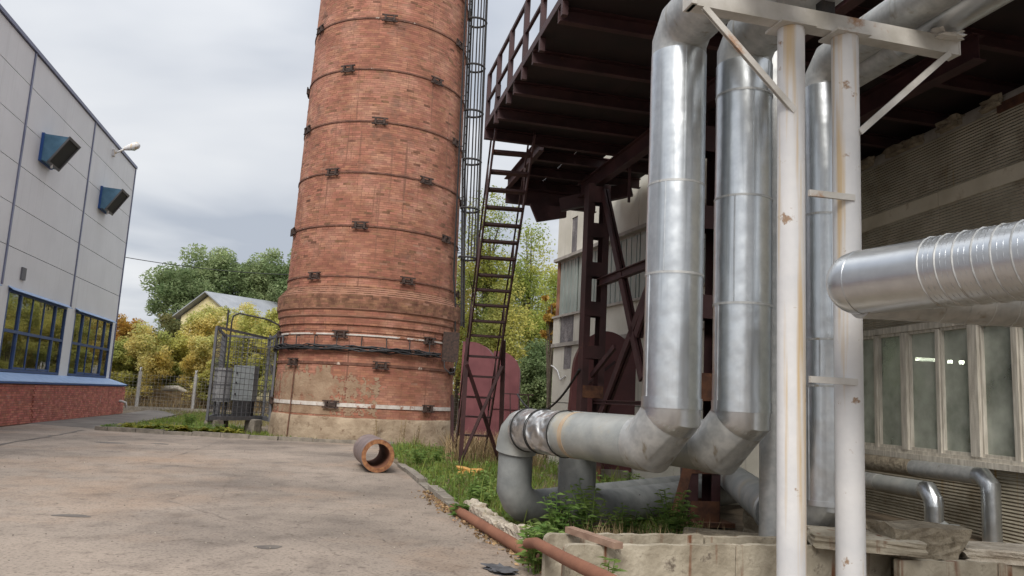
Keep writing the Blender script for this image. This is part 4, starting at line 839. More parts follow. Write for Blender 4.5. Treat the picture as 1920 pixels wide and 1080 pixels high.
# ------------------------------------------------------------------ pipe support frame
DB = V(.97, .242, 0)
def frame(base, lab, name='pipe_support'):
    b = V(base); t = thing(name, b, lab, 'pipe rack')
    p1, p2 = b, b+V(.49, .1, 0)
    for p in (p1, p2):
        MB().tube([p-UP*.05, p+UP*1.2, p+UP*2.6, p+UP*4.76], .108, 28).build('pillar', 'white_paint', t, smooth=True)
        MB().box(p+UP*4.772, (.32, .26, .02), 76-90).build('cap_plate', 'dirty_white', t); MB().box(p+UP*.012, (.34, .34, .03)).build('foot_plate', 'dirty_white', t)
    a, c = b-DB*.93+UP*4.785, b+DB*1.62+UP*4.785; nn = V(-DB[1], DB[0], 0)
    bm_ = MB(); bm_.obox(a-nn*.07, c-a, nn*.012, UP*.155); bm_.obox(a-nn*.058, c-a, nn*.11, UP*.012); bm_.obox(a-nn*.058+UP*.143, c-a, nn*.11, UP*.012)
    bo = bm_.build('beam', 'dirty_white', t); MB().obox(c-nn*.075, DB*.012, nn*.135, UP*.157).build('end_plate', 'dirty_white', bo); MB().obox(a-nn*.09-DB*.02, DB*.05, nn*.16, UP*.17).build('end_plate', 'dirty_white', bo)
    for q0, q1 in ((a+DB*.10, p1-DB*.03+UP*4.02), (c-DB*.10, p2+DB*.06+UP*3.92)):
        br = MB(); br.bar(q0-nn*.07, q1-nn*.10, .05, .012, up=nn); br.bar(q0-nn*.07+nn*.025, q1-nn*.10+nn*.025, .008, .05, up=(0, 0, 1)); br.build('brace', 'dirty_white', t)
    for z in (3.33, 1.86): MB().obox(p1-nn*.12+DB*.09+UP*z, p2-p1-DB*.10, nn*.03, UP*.05).build('rung', 'dirty_white', t)
    return t
frame((2.2, 6.0, 0), 'twin white pillars with a cross beam carrying the overhead pipes')
frame((3.25, 1.45, 0), 'second pair of white pillars carrying the near end of the overhead pipes')

# ------------------------------------------------------------------ insulated pipes
def section(parent, name, pts, r, m, n=36, wob=.006, dense=.22):
    # subdivide long straight runs so that small dents show
    q = [V(pts[0])]
    for i in range(1, len(pts)):
        a, b = V(pts[i-1]), V(pts[i]); k_ = max(1, int(np.linalg.norm(b-a)/dense))
        for j in range(1, k_+1): q.append(a+(b-a)*j/k_)
    return MB().tube(q, r, n, wob=wob).build(name, m, parent, smooth=True)
def ring(parent, name, c, d, r, h, th, m, n=36):
    c, d = V(c), V(d)/np.linalg.norm(V(d)); return MB().tube([c-d*h/2, c+d*h/2], r+th, n).build(name, m, parent, smooth=True)
AH = V(-.485, .875, 0)
def riser(x, y, r, zb, zt, lab, seams, over_len, r2=.25, zH=1.27, zO=5.22, down=True):
    t = thing('insulated_pipe', (x, y, 0), lab, 'pipe', 'insulated pipes')
    zz = [zb]+seams+[zt]
    for i in range(len(zz)-1): 
        section(t, 'riser_section', [(x, y, zz[i]-.02*(i > 0)), (x, y, zz[i+1])], r*(1+.012*(i % 2)), 'galv')
        an = RAD(200+37*i); ro = r*(1+.012*(i % 2)); q = V(x+ro*math.cos(an), y+ro*math.sin(an), 0); MB().bar(q+UP*(zz[i]+.01), q+UP*(zz[i+1]-.01), .012, .012).build('lap_seam', 'galv', t)
        if i: ring(t, 'band', (x, y, zz[i]), (0, 0, 1), r*1.012, .022, .004, 'galv_dull')
    # upper mitred bend towards the yard and the run over the beam
    k_ = (zO-zt); d = TT
    p0 = V(x, y, zt-.06); p1 = V(x, y, zt+r*.48); k_ = zO-zt-r*.48; p2 = p1+d*k_*1.0+UP*k_*.98; p3 = p2+d*over_len
    section(t, 'bend', [p0, p1, p2, p2+d*r*.55], r*.985, 'galv_dull', dense=9, wob=0)
    section(t, 'overhead_section', [p2+d*r*.5, p2+d*over_len*.5], r*.99, 'galv_dull'); section(t, 'overhead_section', [p2+d*over_len*.5-d*.03, p3], r*.995, 'galv_dull')
    return t
T1 = riser(1.53, 7.2, .268, 1.62, 5.05, 'fat galvanised riser pipe whose lower bend feeds the foil wrapped grey pipe', [2.85, 3.72, ], 6.2, zO=5.33)
T2 = riser(2.225, 7.36, .272, 1.62, 5.05, 'fat galvanised riser pipe standing next to the white pillar', [2.62, 3.66, 4.72], 6.2, zO=5.33)
E1, E2 = V(1.53, 7.2, 0), V(2.225, 7.36, 0)
for T_, E_ in ((T1, E1), (T2, E2)):
    ring(T_, 'collar', E_+UP*1.66, (0, 0, 1), .272, .10, .006, 'galv')
    xb = E_+TT*((E_[1]-6.0-(E_[0]-2.2)*.2495)/(.974+.225*.2495)); MB().box(xb+UP*5.01, (.12, .09, .15), -13).build('saddle', 'iron', T_)
    section(T_, 'riser_foot', [E_+UP*1.74, E_+UP*1.56, E_+AH*.02+UP*1.54], .2665, 'galv_duct', dense=9, wob=0)
    section(T_, 'bend', [E_+UP*1.72, E_+UP*1.56, E_+AH*.29+UP*1.27, E_+AH*.44+UP*1.27], .264, 'galv_dull', dense=9, wob=0)
# run one: along to the left, foil repair, down to the ground
H0, H1 = E1+AH*.30+UP*1.27, E1+AH*2.62+UP*1.27; dd = H1-H0; pt = lambda f: H0+dd*f
section(T1, 'grey_section', [pt(0), pt(.38)], .25, 'grey_pipe'); section(T1, 'grey_section', [pt(.37), pt(.62)], .247, 'grey_pipe'); ring(T1, 'rust_band', pt(.52), dd, .249, .07, .003, 'rust_stain')
section(T1, 'foil_section', [pt(.615), pt(.83)], .256, 'foil', wob=.05, dense=.05); section(T1, 'foil_section', [pt(.825), pt(1.0)], .252, 'foil', wob=.03, dense=.06)
for f in (.62, .82, .835, .97): ring(T1, 'strap', pt(f), dd, .258, .018, .006, 'strap')
L1 = H1+AH*.20; lg = [H1-AH*.02, H1+AH*.07-UP*.015, H1+AH*.15-UP*.07, H1+AH*.20-UP*.17, H1+AH*.22-UP*.28]
section(T1, 'bend', lg, .248, 'grey_pipe', dense=9, wob=0); B1 = lg[-1]
GD = V(.62, .785, 0)
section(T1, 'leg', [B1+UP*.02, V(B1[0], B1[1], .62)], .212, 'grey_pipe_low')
def ground_run(T_, b, r, end):
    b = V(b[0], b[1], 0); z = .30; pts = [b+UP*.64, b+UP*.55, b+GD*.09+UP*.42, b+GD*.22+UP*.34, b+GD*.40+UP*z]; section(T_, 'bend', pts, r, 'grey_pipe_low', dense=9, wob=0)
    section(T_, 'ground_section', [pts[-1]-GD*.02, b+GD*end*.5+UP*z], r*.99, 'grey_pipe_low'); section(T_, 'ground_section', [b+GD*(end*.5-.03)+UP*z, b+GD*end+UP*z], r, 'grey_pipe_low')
ground_run(T1, B1, .212, 5.9)
K0, K1 = E2+AH*.30+UP*1.27, E2+AH*2.72+UP*1.27
section(T2, 'grey_section', [K0, K0+(K1-K0)*.5], .25, 'grey_pipe'); section(T2, 'grey_section', [K0+(K1-K0)*.49, K1], .248, 'grey_pipe'); MB().tube([K1-AH*.02, K1+AH*.22], .25, 32).build('end_cap', 'grey_pipe', T2, smooth=True)
B2 = K1-AH*.03
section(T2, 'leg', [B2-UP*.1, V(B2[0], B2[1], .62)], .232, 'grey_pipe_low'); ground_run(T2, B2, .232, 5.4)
# slimmer riser and its bend behind the pillars
t = riser(3.09, 7.56, .185, .80, 4.95, 'slim galvanised riser pipe seen between the two white pillars', [1.9, 2.35, 3.6], 6.0, zO=5.21)
ring(t, 'collar', (3.09, 7.56, .8), (0, 0, 1), .188, .05, .006, 'galv')
section(t, 'bend', [(3.09, 7.56, .92), (3.09, 7.56, .80), (3.06, 7.79, .56), (3.03, 7.95, .56)], .183, 'galv_dull', dense=9, wob=0)
section(t, 'grey_section', [(3.03, 7.9, .56), (2.93, 8.55, .57)], .2, 'grey_pipe_low'); section(t, 'grey_section', [(2.94, 8.5, .57), (3.0, 8.75, .57), (3.42, 11.4, .60), (3.95, 14.3, .6)], .215, 'grey_pipe')
ring(t, 'collar', (2.93, 8.52, .57), (-.1, .6, 0), .216, .06, .006, 'galv_dull')
t = thing('insulated_pipe', (2.74, 7.8, 0), 'thin galvanised pipe hugging the back of the white pillar nearer the fat risers', 'pipe', 'insulated pipes')
for a, b, r_ in ((0, 1.86, .135), (1.84, 2.5, .138), (2.48, 4.0, .135), (3.98, 6.58, .138)): section(t, 'riser_section', [(2.70, 7.86, a), (2.70, 7.86, b)], r_, 'galv_dull', n=24)
t = thing('insulated_pipe', (3.3, 8.1, 0), 'bright overhead pipe with torn cladding resting at the far end of the white beam', 'pipe', 'insulated pipes')
q0 = V(3.62, 6.42, 5.105)
section(t, 'overhead_section', [q0+TT*5.6, q0+TT*1.0], .162, 'galv', wob=.015); section(t, 'overhead_section', [q0+TT*1.02, q0-TT*.35], .166, 'galv_duct', wob=.02); section(t, 'overhead_section', [q0-TT*.3, q0-TT*1.75], .160, 'galv_dull', wob=.015)
section(t, 'bend', [q0-TT*1.74, q0-TT*1.80, q0-TT*2.0-UP*.2, q0-TT*2.0-UP*.3], .16, 'galv_dull', dense=9, wob=0); e_ = q0-TT*2.0; section(t, 'riser_section', [e_-UP*.29, V(e_[0], e_[1], 0)], .158, 'galv_dull')
tp = MB(); vs, fs = [], []     # the torn flap of sheet under it
lump(tp, q0+TT*.05-UP*.21+VV*.02, .30, .34, .09, -13, seed=3, amt=.4).build('torn_flap', 'dirty_white', t)

# spiral duct coming past the viewer on the right
t = thing('spiral_duct', (2.6, 5.0, 0), 'bright spiral-wound galvanised duct ending in a rounded bend by the white pillar', 'duct')
d0 = V(.43, -.903, 0); c0 = V(2.445, 5.34, 2.55)
R_ = .225
section(t, 'smooth_section', [c0-d0*.0, c0+d0*.55], R_, 'galv_duct', n=48, wob=.003); ring(t, 'collar', c0+d0*.02, d0, R_, .025, .004, 'galv_duct', 48)
section(t, 'spiral_section', [c0+d0*.54, c0+d0*7.6], R_*1.01, 'galv_duct', n=48, wob=0)
ax, ay = V(d0[1], -d0[0], 0)*-1, UP; hel = []
for i in range(int(60*20)): th = math.tau*i/20; hel.append(c0+d0*(.55+.115*i/20)+(ax*math.cos(th)+ay*math.sin(th))*(R_*1.012))
MB().tube(hel, .0075, 5).build('spiral_seam', 'galv_dull', t, smooth=True)
for dz in (.036, .072):
    hel = []
    for i in range(int(60*20)): th = math.tau*i/20; hel.append(c0+d0*(.55+dz+.115*i/20)+(ax*math.cos(th)+ay*math.sin(th))*(R_*1.008))
    MB().tube(hel, .004, 4).build('spiral_rib', 'galv_duct', t, smooth=True)
dm = MB(); prof = [(max(R_*1.0*math.cos(a), .002), R_*1.0*math.sin(a)) for a in np.linspace(-math.pi/2, math.pi/2, 17)]; dm.lathe((0, 0), prof, 40); dm.v = [tuple(V(x)+c0) for x in dm.v]; dm.build('rounded_bend', 'galv_duct', t, smooth=True)
r0 = c0-UP*.03; rd = V(.9975, .035, 0)+V(0, .0, 0); rd = rd/np.linalg.norm(rd)
section(t, 'return_section', [r0+rd*.0, r0+rd*.4], R_*.985, 'galv_dull', n=40, wob=.01); section(t, 'return_section', [r0+rd*.39, r0+rd*5.68], R_*.975, 'galv_dull', n=40, wob=.006)
hel = []
for i in range(int(30*18)): th = math.tau*i/18; hel.append(r0+rd*(.42+.17*i/18)+(V(0, 1, 0)*math.cos(th)+UP*math.sin(th))*(R_*.98))
MB().tube(hel, .006, 5).build('spiral_seam', 'galv_dull', t, smooth=True)
for k_ in range(4):
    dk = d0*math.cos(k_*.45)+V(.75, .66, 0)*math.sin(k_*.45); ring(t, 'bend_seam', c0+dk/np.linalg.norm(dk)*(.02+.01*k_), dk, R_*.995, .01, .0035, 'galv_dull', 40)
pp = c0+d0*6.9; MB().tube([V(pp[0], pp[1], -.05), V(pp[0], pp[1], 2.34)], .06, 14).build('support_post', 'dirty_white', t, smooth=True)

# small insulated pipes along the foot of the machine hall
A = -9.0; u9, n9 = azu(A), azn(A); W = lambda s_, z, d: V(6.7, 14.7, 0)+u9*s_-n9*d+UP*z
t = thing('wall_pipe', W(-2, 0, .3), 'upper grey pipe below the window sill of the machine hall', 'pipe', 'pipes along the machine hall wall')
section(t, 'run', [W(.3, .86, .33), W(-3.3, .88, .33)], .125, 'galv_dull', n=24); section(t, 'run', [W(-.2, .865, .33), W(-1.9, .87, .33)], .13, 'rubble', n=24, wob=.02); section(t, 'bend', [W(-3.28, .88, .33), W(-3.38, .88, .33), W(-3.52, .76, .33), W(-3.52, .66, .33)], .128, 'galv', n=24, dense=9, wob=0); section(t, 'drop', [W(-3.52, .68, .33), W(-3.52, -.03, .33)], .125, 'galv', n=24)
t = thing('wall_pipe', W(-2, 0, .8), 'lower grey pipe with torn wrapping beside the machine hall', 'pipe', 'pipes along the machine hall wall')
section(t, 'run', [W(.2, .58, .62), W(-1.7, .60, .80)], .135, 'galv_dull', n=24, wob=.01); section(t, 'run', [W(-1.68, .60, .80), W(-2.95, .62, .92)], .13, 'grey_pipe', n=24); e0, e1 = W(-1.68, .6, .8), W(-2.95, .62, .92); ed = (e1-e0)/np.linalg.norm(e1-e0)
section(t, 'bend', [e1-ed*.02, e1+ed*.06, e1+ed*.18-UP*.12, e1+ed*.19-UP*.22], .132, 'galv', n=24, dense=9, wob=0); q = e1+ed*.19; section(t, 'drop', [q-UP*.2, V(q[0], q[1], .2)], .128, 'galv', n=24); section(t, 'foot_bend', [V(q[0], q[1], .22), V(q[0], q[1], .16), V(q[0]+.14, q[1]-.06, .06), V(q[0]+.3, q[1]-.1, .06)], .126, 'grey_pipe_low', n=24, dense=9, wob=0)

# ------------------------------------------------------------------ concrete duct troughs and rubble
def wall_piece(t, p, q, h, th, m, name, r=.06, jag=.012, seed=0):
    p, q = V(*p, 0), V(*q, 0); d = q-p; ln = np.linalg.norm(d); d /= ln; nn = V(-d[1], d[0], 0); rr = random.Random(seed); poly = [(0, -.05)]
    poly += [(r-r*math.cos(a), h-r+r*math.sin(a)) for a in np.linspace(0, math.pi/2, 5)]
    k_ = int(ln/.08)
    for i in range(1, k_): poly.append((r+(ln-2*r)*i/k_, h+rr.uniform(-jag, jag*.3)))
    poly += [(ln-r*.3, h), (ln, h-r*.3), (ln, -.05)]
    return MB().slab([p+d*x+UP*z for x, z in poly], nn*th).build(name, m, t)
t = thing('concrete_trough', (1.8, 6.9, 0), 'open concrete duct trough with rust streaks in front of the risers', 'trough')
DT = V(.9625, .272, 0); f0 = V(.53, 6.315, 0)
ws = [(0, 1.52), (1.527, 3.1)]
for i, (a, b) in enumerate(ws): wall_piece(t, (f0+DT*a)[:2], (f0+DT*b)[:2], .5, .075, 'concrete', 'side_wall', r=.05 if i == 0 else .01, seed=i)
b0 = V(.40, 6.79, 0)
for i, (a, b) in enumerate(((0, 1.5), (1.52, 2.6), (2.63, 3.2))): wall_piece(t, (b0+DT*a)[:2], (b0+DT*b)[:2], .5+(-.02*i), .075, 'concrete', 'side_wall', r=.06 if i == 0 else .015, seed=i+9)
MB().obox(f0+V(.0, .06, -.05), DT*3.1, V(-.13, .46, 0), UP*.09).build('floor', 'rubble', t)
t = thing('concrete_trough', (4.3, 6.95, 0), 'rust streaked concrete trough under the broken block and slab', 'trough')
g0 = V(3.40, 6.77, 0); DG = V(.99, .14, 0)
for i, (a, b) in enumerate(((0, .92), (.93, 1.9), (1.91, 3.2))): wall_piece(t, (g0+DG*a)[:2], (g0+DG*b)[:2], .44, .08, 'concrete', 'side_wall', r=.02, seed=i+20)
wall_piece(t, (g0+V(0, .55, 0))[:2], (g0+DG*3.2+V(0, .55, 0))[:2], .44, .08, 'concrete', 'side_wall', r=.02, seed=31)
MB().obox(g0+V(0, .08, -.05), DG*3.2, V(0, .46, 0), UP*.09).build('floor', 'rubble', t)
def rock(name, c, s_, az, m, lab, cat, seed, amt=.18, sub=4, grp=None):
    o = lump(MB(), c, *s_, az, seed, sub, amt, .02).build(name, m, smooth=False, base=True); return tag(o, lab, cat, grp)
rock('cover_slab', (3.22, 7.07, .485), (.88, .62, .11), 14, 'concrete', 'weathered concrete cover slab lying on the trough by the white pillars', 'slab', 41, .03)
# block with a wider top
bb = MB(); bb.slab([(3.46, 6.86, .43), (4.0, 6.93, .43), (4.12, 6.94, .70), (3.40, 6.86, .70)], V(-.06, .42, 0)); bmx = bmesh.new()
o = bb.build('concrete_block', 'rubble', base=True); bmx.from_mesh(o.data); bmesh.ops.subdivide_edges(bmx, edges=bmx.edges[:], cuts=5, use_grid_fill=True)
for v_ in bmx.verts: p = V(v_.co); v_.co = p+V(vnoise(p*5.0), vnoise(p*5.0+3), vnoise(p*5.0+8))*.022+RNG.normal(0, .005, 3)
bmx.to_mesh(o.data); bmx.free(); tag(o, 'rough broken concrete block, wider at the top, standing on the trough', 'block')
rock('broken_slab', (4.75, 7.12, .43), (1.35, .5, .11), 8, 'kerb_pale', 'long splintered pale slab lying across the rust streaked trough', 'slab', 43, .10, 6)
for i, (c, s_, az) in enumerate((((3.7, 8.5, -.04), (1.2, .8, .34), 10), ((4.4, 9.3, -.04), (1.5, .8, .30), -5), ((3.9, 10.4, -.04), (1.3, .9, .46), 20), ((5.2, 8.9, -.04), (.9, .7, .28), 30), ((5.4, 10.6, -.04), (1.0, .8, .22), -20), ((2.35, 8.2, -.04), (.9, .5, .4), 15))):
    rock('rubble_slab', c, s_, az, 'rubble', ['flat concrete slab lying behind the broken block', 'long flat concrete slab below the torn wall pipe', 'thick concrete slab leaning near the machine hall wall', 'small rubble slab beside the pipe drop', 'pale rubble slab at the foot of the machine hall', 'concrete slab under the slim riser bend'][i], 'slab', 70+i, .06)
pk = MB(); pk.bar((.60, 6.86, .535), (.94, 6.26, .525), .085, .05); tag(pk.build('plank', 'timber', base=True), 'short reddish plank laid across the end of the trough', 'plank')
# rusty pipes on the ground
o = MB().tube([(-.66, 11.22, .07), (-.1, 9.45, .075), (.52, 7.54, .075), (.95, 6.2, .075)], .064, 20).build('rusty_pipe', 'rust', smooth=True, base=True); tag(o, 'long rusty pipe lying along the asphalt edge', 'pipe', 'rusty pipes on the ground')
o = MB().tube([(.27, 7.45, .30), (.33, 7.0, .385), (.505, 5.95, .463), (.68, 5.0, .54), (.74, 4.6, .57)], .047, 20).build('rusty_pipe', 'rust', smooth=True, base=True); tag(o, 'rusty pipe resting against the corner of the concrete trough', 'pipe', 'rusty pipes on the ground')
MB_ = lump(MB(), (.74, 4.68, -.04), .4, .3, .60, 0, 91, 3, .2); tag(MB_.build('support_stone', 'rubble', base=True), 'stone propping the near end of the rusty pipe', 'stone')
# thick-walled pipe offcut
t = thing('pipe_offcut', (-2.8, 17.1, 0), 'short thick-walled pipe offcut with rusty rim lying on the asphalt', 'pipe')
f_, b_ = V(-2.575, 16.24, .342), V(-3.09, 18.02, .342); dn = (b_-f_)/np.linalg.norm(b_-f_)
def ringtube(p, q, ro, ri, n=40):
    m_ = MB(); a = np.cross(q-p, UP); a /= np.linalg.norm(a); b2 = UP; vs = []
    for c, r_ in ((p, ro), (q, ro), (q, ri), (p, ri)): vs += [c+(a*math.cos(math.tau*k/n)+b2*math.sin(math.tau*k/n))*r_ for k in range(n)]
    fs = []
    for i in range(4):
        j = (i+1) % 4
        for k in range(n): fs.append((i*n+k, i*n+(k+1) % n, j*n+(k+1) % n, j*n+k))
    return m_.add(vs, [f[::-1] for f in fs])
ringtube(f_+dn*.04, b_, .342, .262).build('shell', 'pipe_skin', t, smooth=True); ringtube(f_, f_+dn*.039, .335, .25).build('rim', 'rust_ring', t, smooth=True); ringtube(f_+dn*.05, b_-dn*.02, .2615, .245).build('lining', 'rust', t, smooth=True)
o = lump(MB(), (-.69, 16.68, -.01), .42, .3, .17, 20, 55, 5, .5).build('orange_bag', 'orange', smooth=True, base=True); tag(o, 'crumpled orange bag lying in the grass', 'bag')
o = lump(MB(), (.03, 7.62, -.01), .36, .22, .05, 55, 56, 6, .6).build('black_rag', 'rag', smooth=True, base=True); tag(o, 'flattened dark grey rag on the asphalt by the rusty pipe', 'rag')

# ------------------------------------------------------------------ fence, log, house, power line
t = thing('mesh_fence', (-18, 46.6, 0), 'wire mesh fence on pale concrete posts with forked tops', 'fence')
fp = [V(-21.32+2.72*k_, 45.23+1.31*k_, 0) for k_ in range(-2, 6)]
for i, p in enumerate(fp):
    post = MB(); post.bar(p-UP*.05, p+UP*2.2, .14, .14); po = post.build('post', 'fence', t)
    for s_ in (-1, 1): MB().bar(p+UP*2.15, p+UP*2.42+V(.12*s_, -.18*s_, 0), .06, .06).build('fork', 'fence', po)
    if i+1 < len(fp):
        q = fp[i+1]; mb = MB()
        for z in np.arange(.2, 2.15, .2): mb.bar(p+UP*z, q+UP*z, .012, .012)
        for f in np.arange(.05, 1, .07): c = p+(q-p)*f; mb.bar(c+UP*.15, c+UP*2.1, .01, .01, up=(0, 1, 0))
        mb.build('wire_mesh', 'wire', t); MB().bar(p+UP*.06, q+UP*.06, .2, .24).build('plinth_beam', 'kerb_pale', t)
o = MB().tube([(-23.2, 49.4, .95), (-21.3, 49.0, 1.3), (-20.6, 48.9, 1.35), (-19.3, 49.2, .75)], [.17, .16, .14, .09], 12).build('fallen_log', 'wood', smooth=True, base=True); tag(o, 'pale fallen log lying on brush behind the mesh fence', 'log')
o = lump(MB(), (-21.2, 49.3, -.05), 4.2, 1.2, 1.15, 5, 77, 5, .3).build('brush_heap', 'dryweed', smooth=False, base=True); tag(o, 'heap of dry brush under the fallen log', 'brush heap')
t = thing('far_fence', (2.0, 40, 0), 'thin wire fence standing beyond the red fan', 'fence')
for i in range(5):
    p = V(-3.0+2.5*i, 39.2+.4*i, 0); MB().bar(p-UP*.05, p+UP*2.3, .1, .1, up=(0, 1, 0)).build('post', 'fence', t)
    if i < 4:
        q = p+V(2.5, .4, 0); mb = MB()
        for z in np.arange(.2, 2.2, .2): mb.bar(p+UP*z, q+UP*z, .012, .012)
        for f in np.arange(.05, 1, .06): c = p+(q-p)*f; mb.bar(c+UP*.15, c+UP*2.2, .01, .01, up=(0, 1, 0))
        mb.build('wire_mesh', 'wire', t)
t = thing('yellow_house', (-20.5, 63, 0), 'small yellow gabled house with grey metal roof behind the bushes', 'house')
gx = V(.93, -.36, 0); gl = V(.62, .785, 0); ap = V(-23.56, 60, 0); hw = 2.7
gb = MB(); gb.slab([ap-gx*hw-UP*.05, ap+gx*hw-UP*.05, ap+gx*hw+UP*6.9, ap+UP*8.62, ap-gx*hw+UP*6.9], gl*10); gb.build('wall', 'house_yellow', t)
for s_ in (-1, 1): MB().slab([ap-gl*.5+UP*8.75, ap+gl*10.5+UP*8.75, ap+gl*10.5+gx*s_*(hw+.5)+UP*6.66, ap-gl*.5+gx*s_*(hw+.5)+UP*6.66], UP*.1).build('roof_slope', 'roof_grey', t)
o = MB().tube([V(-27.9, 55, 10.42)+(V(-14.0, 61.8, 11.0)-V(-27.9, 55, 10.42))*f+UP*(-1.6*f*(1-f)) for f in np.linspace(-.5, 1.6, 30)], .028, 5).build('power_line', 'cable', base=True); tag(o, 'thin black power line crossing the sky behind the grey hall', 'cable')

# ------------------------------------------------------------------ vegetation
def leaves(cent, ln, wd, droop=0.0):
    n = len(cent); d = RNG.normal(size=(n, 3)); d[:, 2] = d[:, 2]*.6-droop; d /= np.linalg.norm(d, axis=1)[:, None]
    e = np.cross(d, RNG.normal(size=(n, 3))); e /= np.linalg.norm(e, axis=1)[:, None]; s_ = RNG.uniform(.6, 1.3, n)[:, None]
    v = np.stack([cent-d*ln*s_/2, cent+e*wd*s_/2-d*ln*s_*.08, cent+d*ln*s_/2, cent-e*wd*s_/2-d*ln*s_*.08], 1).reshape(-1, 3)
    return v, np.arange(4*n).reshape(-1, 4)
def tree(name, lab, cat, loc, h, rx, ry, z0, nl, m, ls=.2, lw=.1, nc=60, grp=None, droop=.1, top=1.0, trunk=True, cl=.16, sub=False, lean=(0, 0)):
    loc = V(loc); t = thing(name, loc, lab, cat, grp); c = loc+V(lean[0], lean[1], (z0+h)/2); rz = (h-z0)/2
    p = RNG.normal(size=(nc, 3)); p /= np.linalg.norm(p, axis=1)[:, None]; p *= (RNG.random(nc)**.42)[:, None]
    if top != 1.0: p[:, :2] *= (1-(1-top)*(p[:, 2:]+1)/2)
    cc = c+p*V(rx, ry, rz)*(1-cl*.6); sizes = RNG.uniform(.6, 1.25, nc)*cl*np.array([rx+ry+rz])/3*1.6
    w_ = sizes**2; idx = RNG.choice(nc, nl, p=w_/w_.sum()); q = RNG.normal(size=(nl, 3)); q /= np.linalg.norm(q, axis=1)[:, None]; q *= (RNG.random(nl)**.5)[:, None]; q[:, 2] *= .8
    cent = cc[idx]+q*sizes[idx][:, None]; cent[:, 2] = np.maximum(cent[:, 2], .03); v, f = leaves(cent, ls, lw, droop); npmesh('crown', v, f, m, t)
    if trunk:
        tb = MB(); tk = max(.05, h*.014); b0_ = loc-UP*.1; top_ = c+UP*rz*.45; mid = (b0_+top_)/2+V(RNG.normal(0, .03*h), RNG.normal(0, .03*h), 0)*.5
        tb.tube([b0_, mid, top_], [tk, tk*.75, tk*.3], 8)
        for i in RNG.choice(nc, min(nc, 18), replace=False):
            st = b0_+(top_-b0_)*RNG.uniform(.3, .85); e_ = cc[i]; md = (st+e_)/2+UP*.05*h; tb.tube([st, md, e_], [tk*.38, tk*.25, tk*.1], 5)
        tb.build('trunk', 'bark', t, smooth=True)
    return t
tree('willow_tree', 'broad lower green willow beside its taller twin', 'tree', (-26.0, 67, 0), 14.0, 5.4, 4.5, 3.8, 60000, 'willow', .34, .12, 120, 'trees beyond the fence', .35)
tree('willow_tree', 'tall green willow rising behind the yellow house roof', 'tree', (-20.6, 68, 0), 15.0, 3.6, 4.5, 3.5, 45000, 'willow', .34, .12, 90, 'trees beyond the fence', .35)
bs = [(-25.2, 50.5, 6.9, 1.6, 'orange_leaf', 'rusty orange young tree by the far corner of the grey hall'), (-23.2, 52, 6.6, 1.7, 'dull', 'dull brownish green bush behind the fence posts'), (-22.7, 48.6, 5.6, 1.8, 'yellow', 'low golden bush just behind the fence, beside the grey hall'),
      (-20.6, 52.2, 7.3, 2.1, 'yellow', 'golden yellow bush in front of the house gable'), (-18.4, 53.0, 7.7, 2.1, 'yellow', 'bright yellow bush below the grey house roof'), (-16.5, 49.8, 6.8, 1.9, 'olive', 'olive yellow bush behind the mesh cage'),
      (-14.2, 47.0, 7.2, 1.7, 'olive', 'tall yellowish green bush beside the chimney'), (-19.4, 55.5, 6.2, 2.0, 'olive', 'greenish bush close against the yellow house'), (-22.0, 56.0, 6.6, 1.9, 'willow', 'green shrub beside the house wall that faces the grey hall'), (-12.5, 50.0, 7.8, 2.1, 'poplar', 'loose green tree behind the chimney'), (-27.5, 52.5, 5.5, 2.2, 'yellow', 'yellow bush behind the corner of the grey hall'),
      (-15.2, 55.0, 8.4, 2.0, 'dull', 'thin pale tree above the mesh cage'), (-17.0, 57.0, 8.6, 1.8, 'olive', 'yellow green tree overlapping the end of the grey house roof'), (-17.8, 46.9+1.2, 3.4, 1.5, 'olive', 'low olive scrub behind the mesh fence')]
for i, (x, y, h, r_, m_, lb) in enumerate(bs+[(-21.9, 50.4, 5.6, 1.8, 'olive', 'pale olive bush behind the fence post nearest the hall'), (-19.3, 49.4, 5.0, 1.7, 'yellow', 'low yellow bush behind the fallen log'), (-24.4, 49.2, 4.6, 1.5, 'olive', 'olive scrub against the corner of the grey hall'), (-15.0, 51.0, 6.4, 1.8, 'yellow', 'yellow bush seen through the mesh cage'), (-22.4, 57.5, 7.9, 1.5, 'olive', 'olive bush at the near corner of the yellow house'), (-20.0, 54.6, 7.6, 1.8, 'olive', 'pale green bush hiding the lower house gable')]): tree('autumn_bush', lb, 'bush', (x, y, 0), h, r_, r_, .2 if h < 6.5 else .8, 13000, m_, .17, .085, 60, 'bushes beyond the fence', .1, top=.75)
rt = [(-1.2, 36.5, 12.6, 1.7, 'poplar', 'tall slender autumn tree framed by the steel stair'), (.9, 37.5, 11.0, 1.7, 'poplar', 'green and yellow tree beside the boiler house corner'), (2.2, 34.0, 8.8, 1.4, 'poplar', 'bushy tree reaching the boiler house brick jamb'), (-.2, 33.0, 7.2, 1.5, 'olive', 'yellow bush behind the stair treads'), (-2.6, 40, 9.6, 1.6, 'yellow', 'yellow tree behind the caged ladder'), (3.3, 41, 9.0, 1.8, 'willow', 'green tree mostly behind the boiler house'), (1.3, 30.5, 4.2, 1.2, 'willow', 'low green shrub behind the red fan housings')]
for i, (x, y, h, r_, m_, lb) in enumerate(rt): tree('autumn_tree', lb, 'tree', (x, y, 0), h, r_, r_, .8, 16000, m_, .14, .07, 80, 'trees behind the stair', .25, top=.6, cl=.2)
tree('orange_shrub', 'small shrub with orange leaves touching the boiler house corner', 'shrub', (1.25, 23.6, 0), 5.1, .5, .4, 3.3, 900, 'orange_leaf', .14, .08, 14, None, .1)
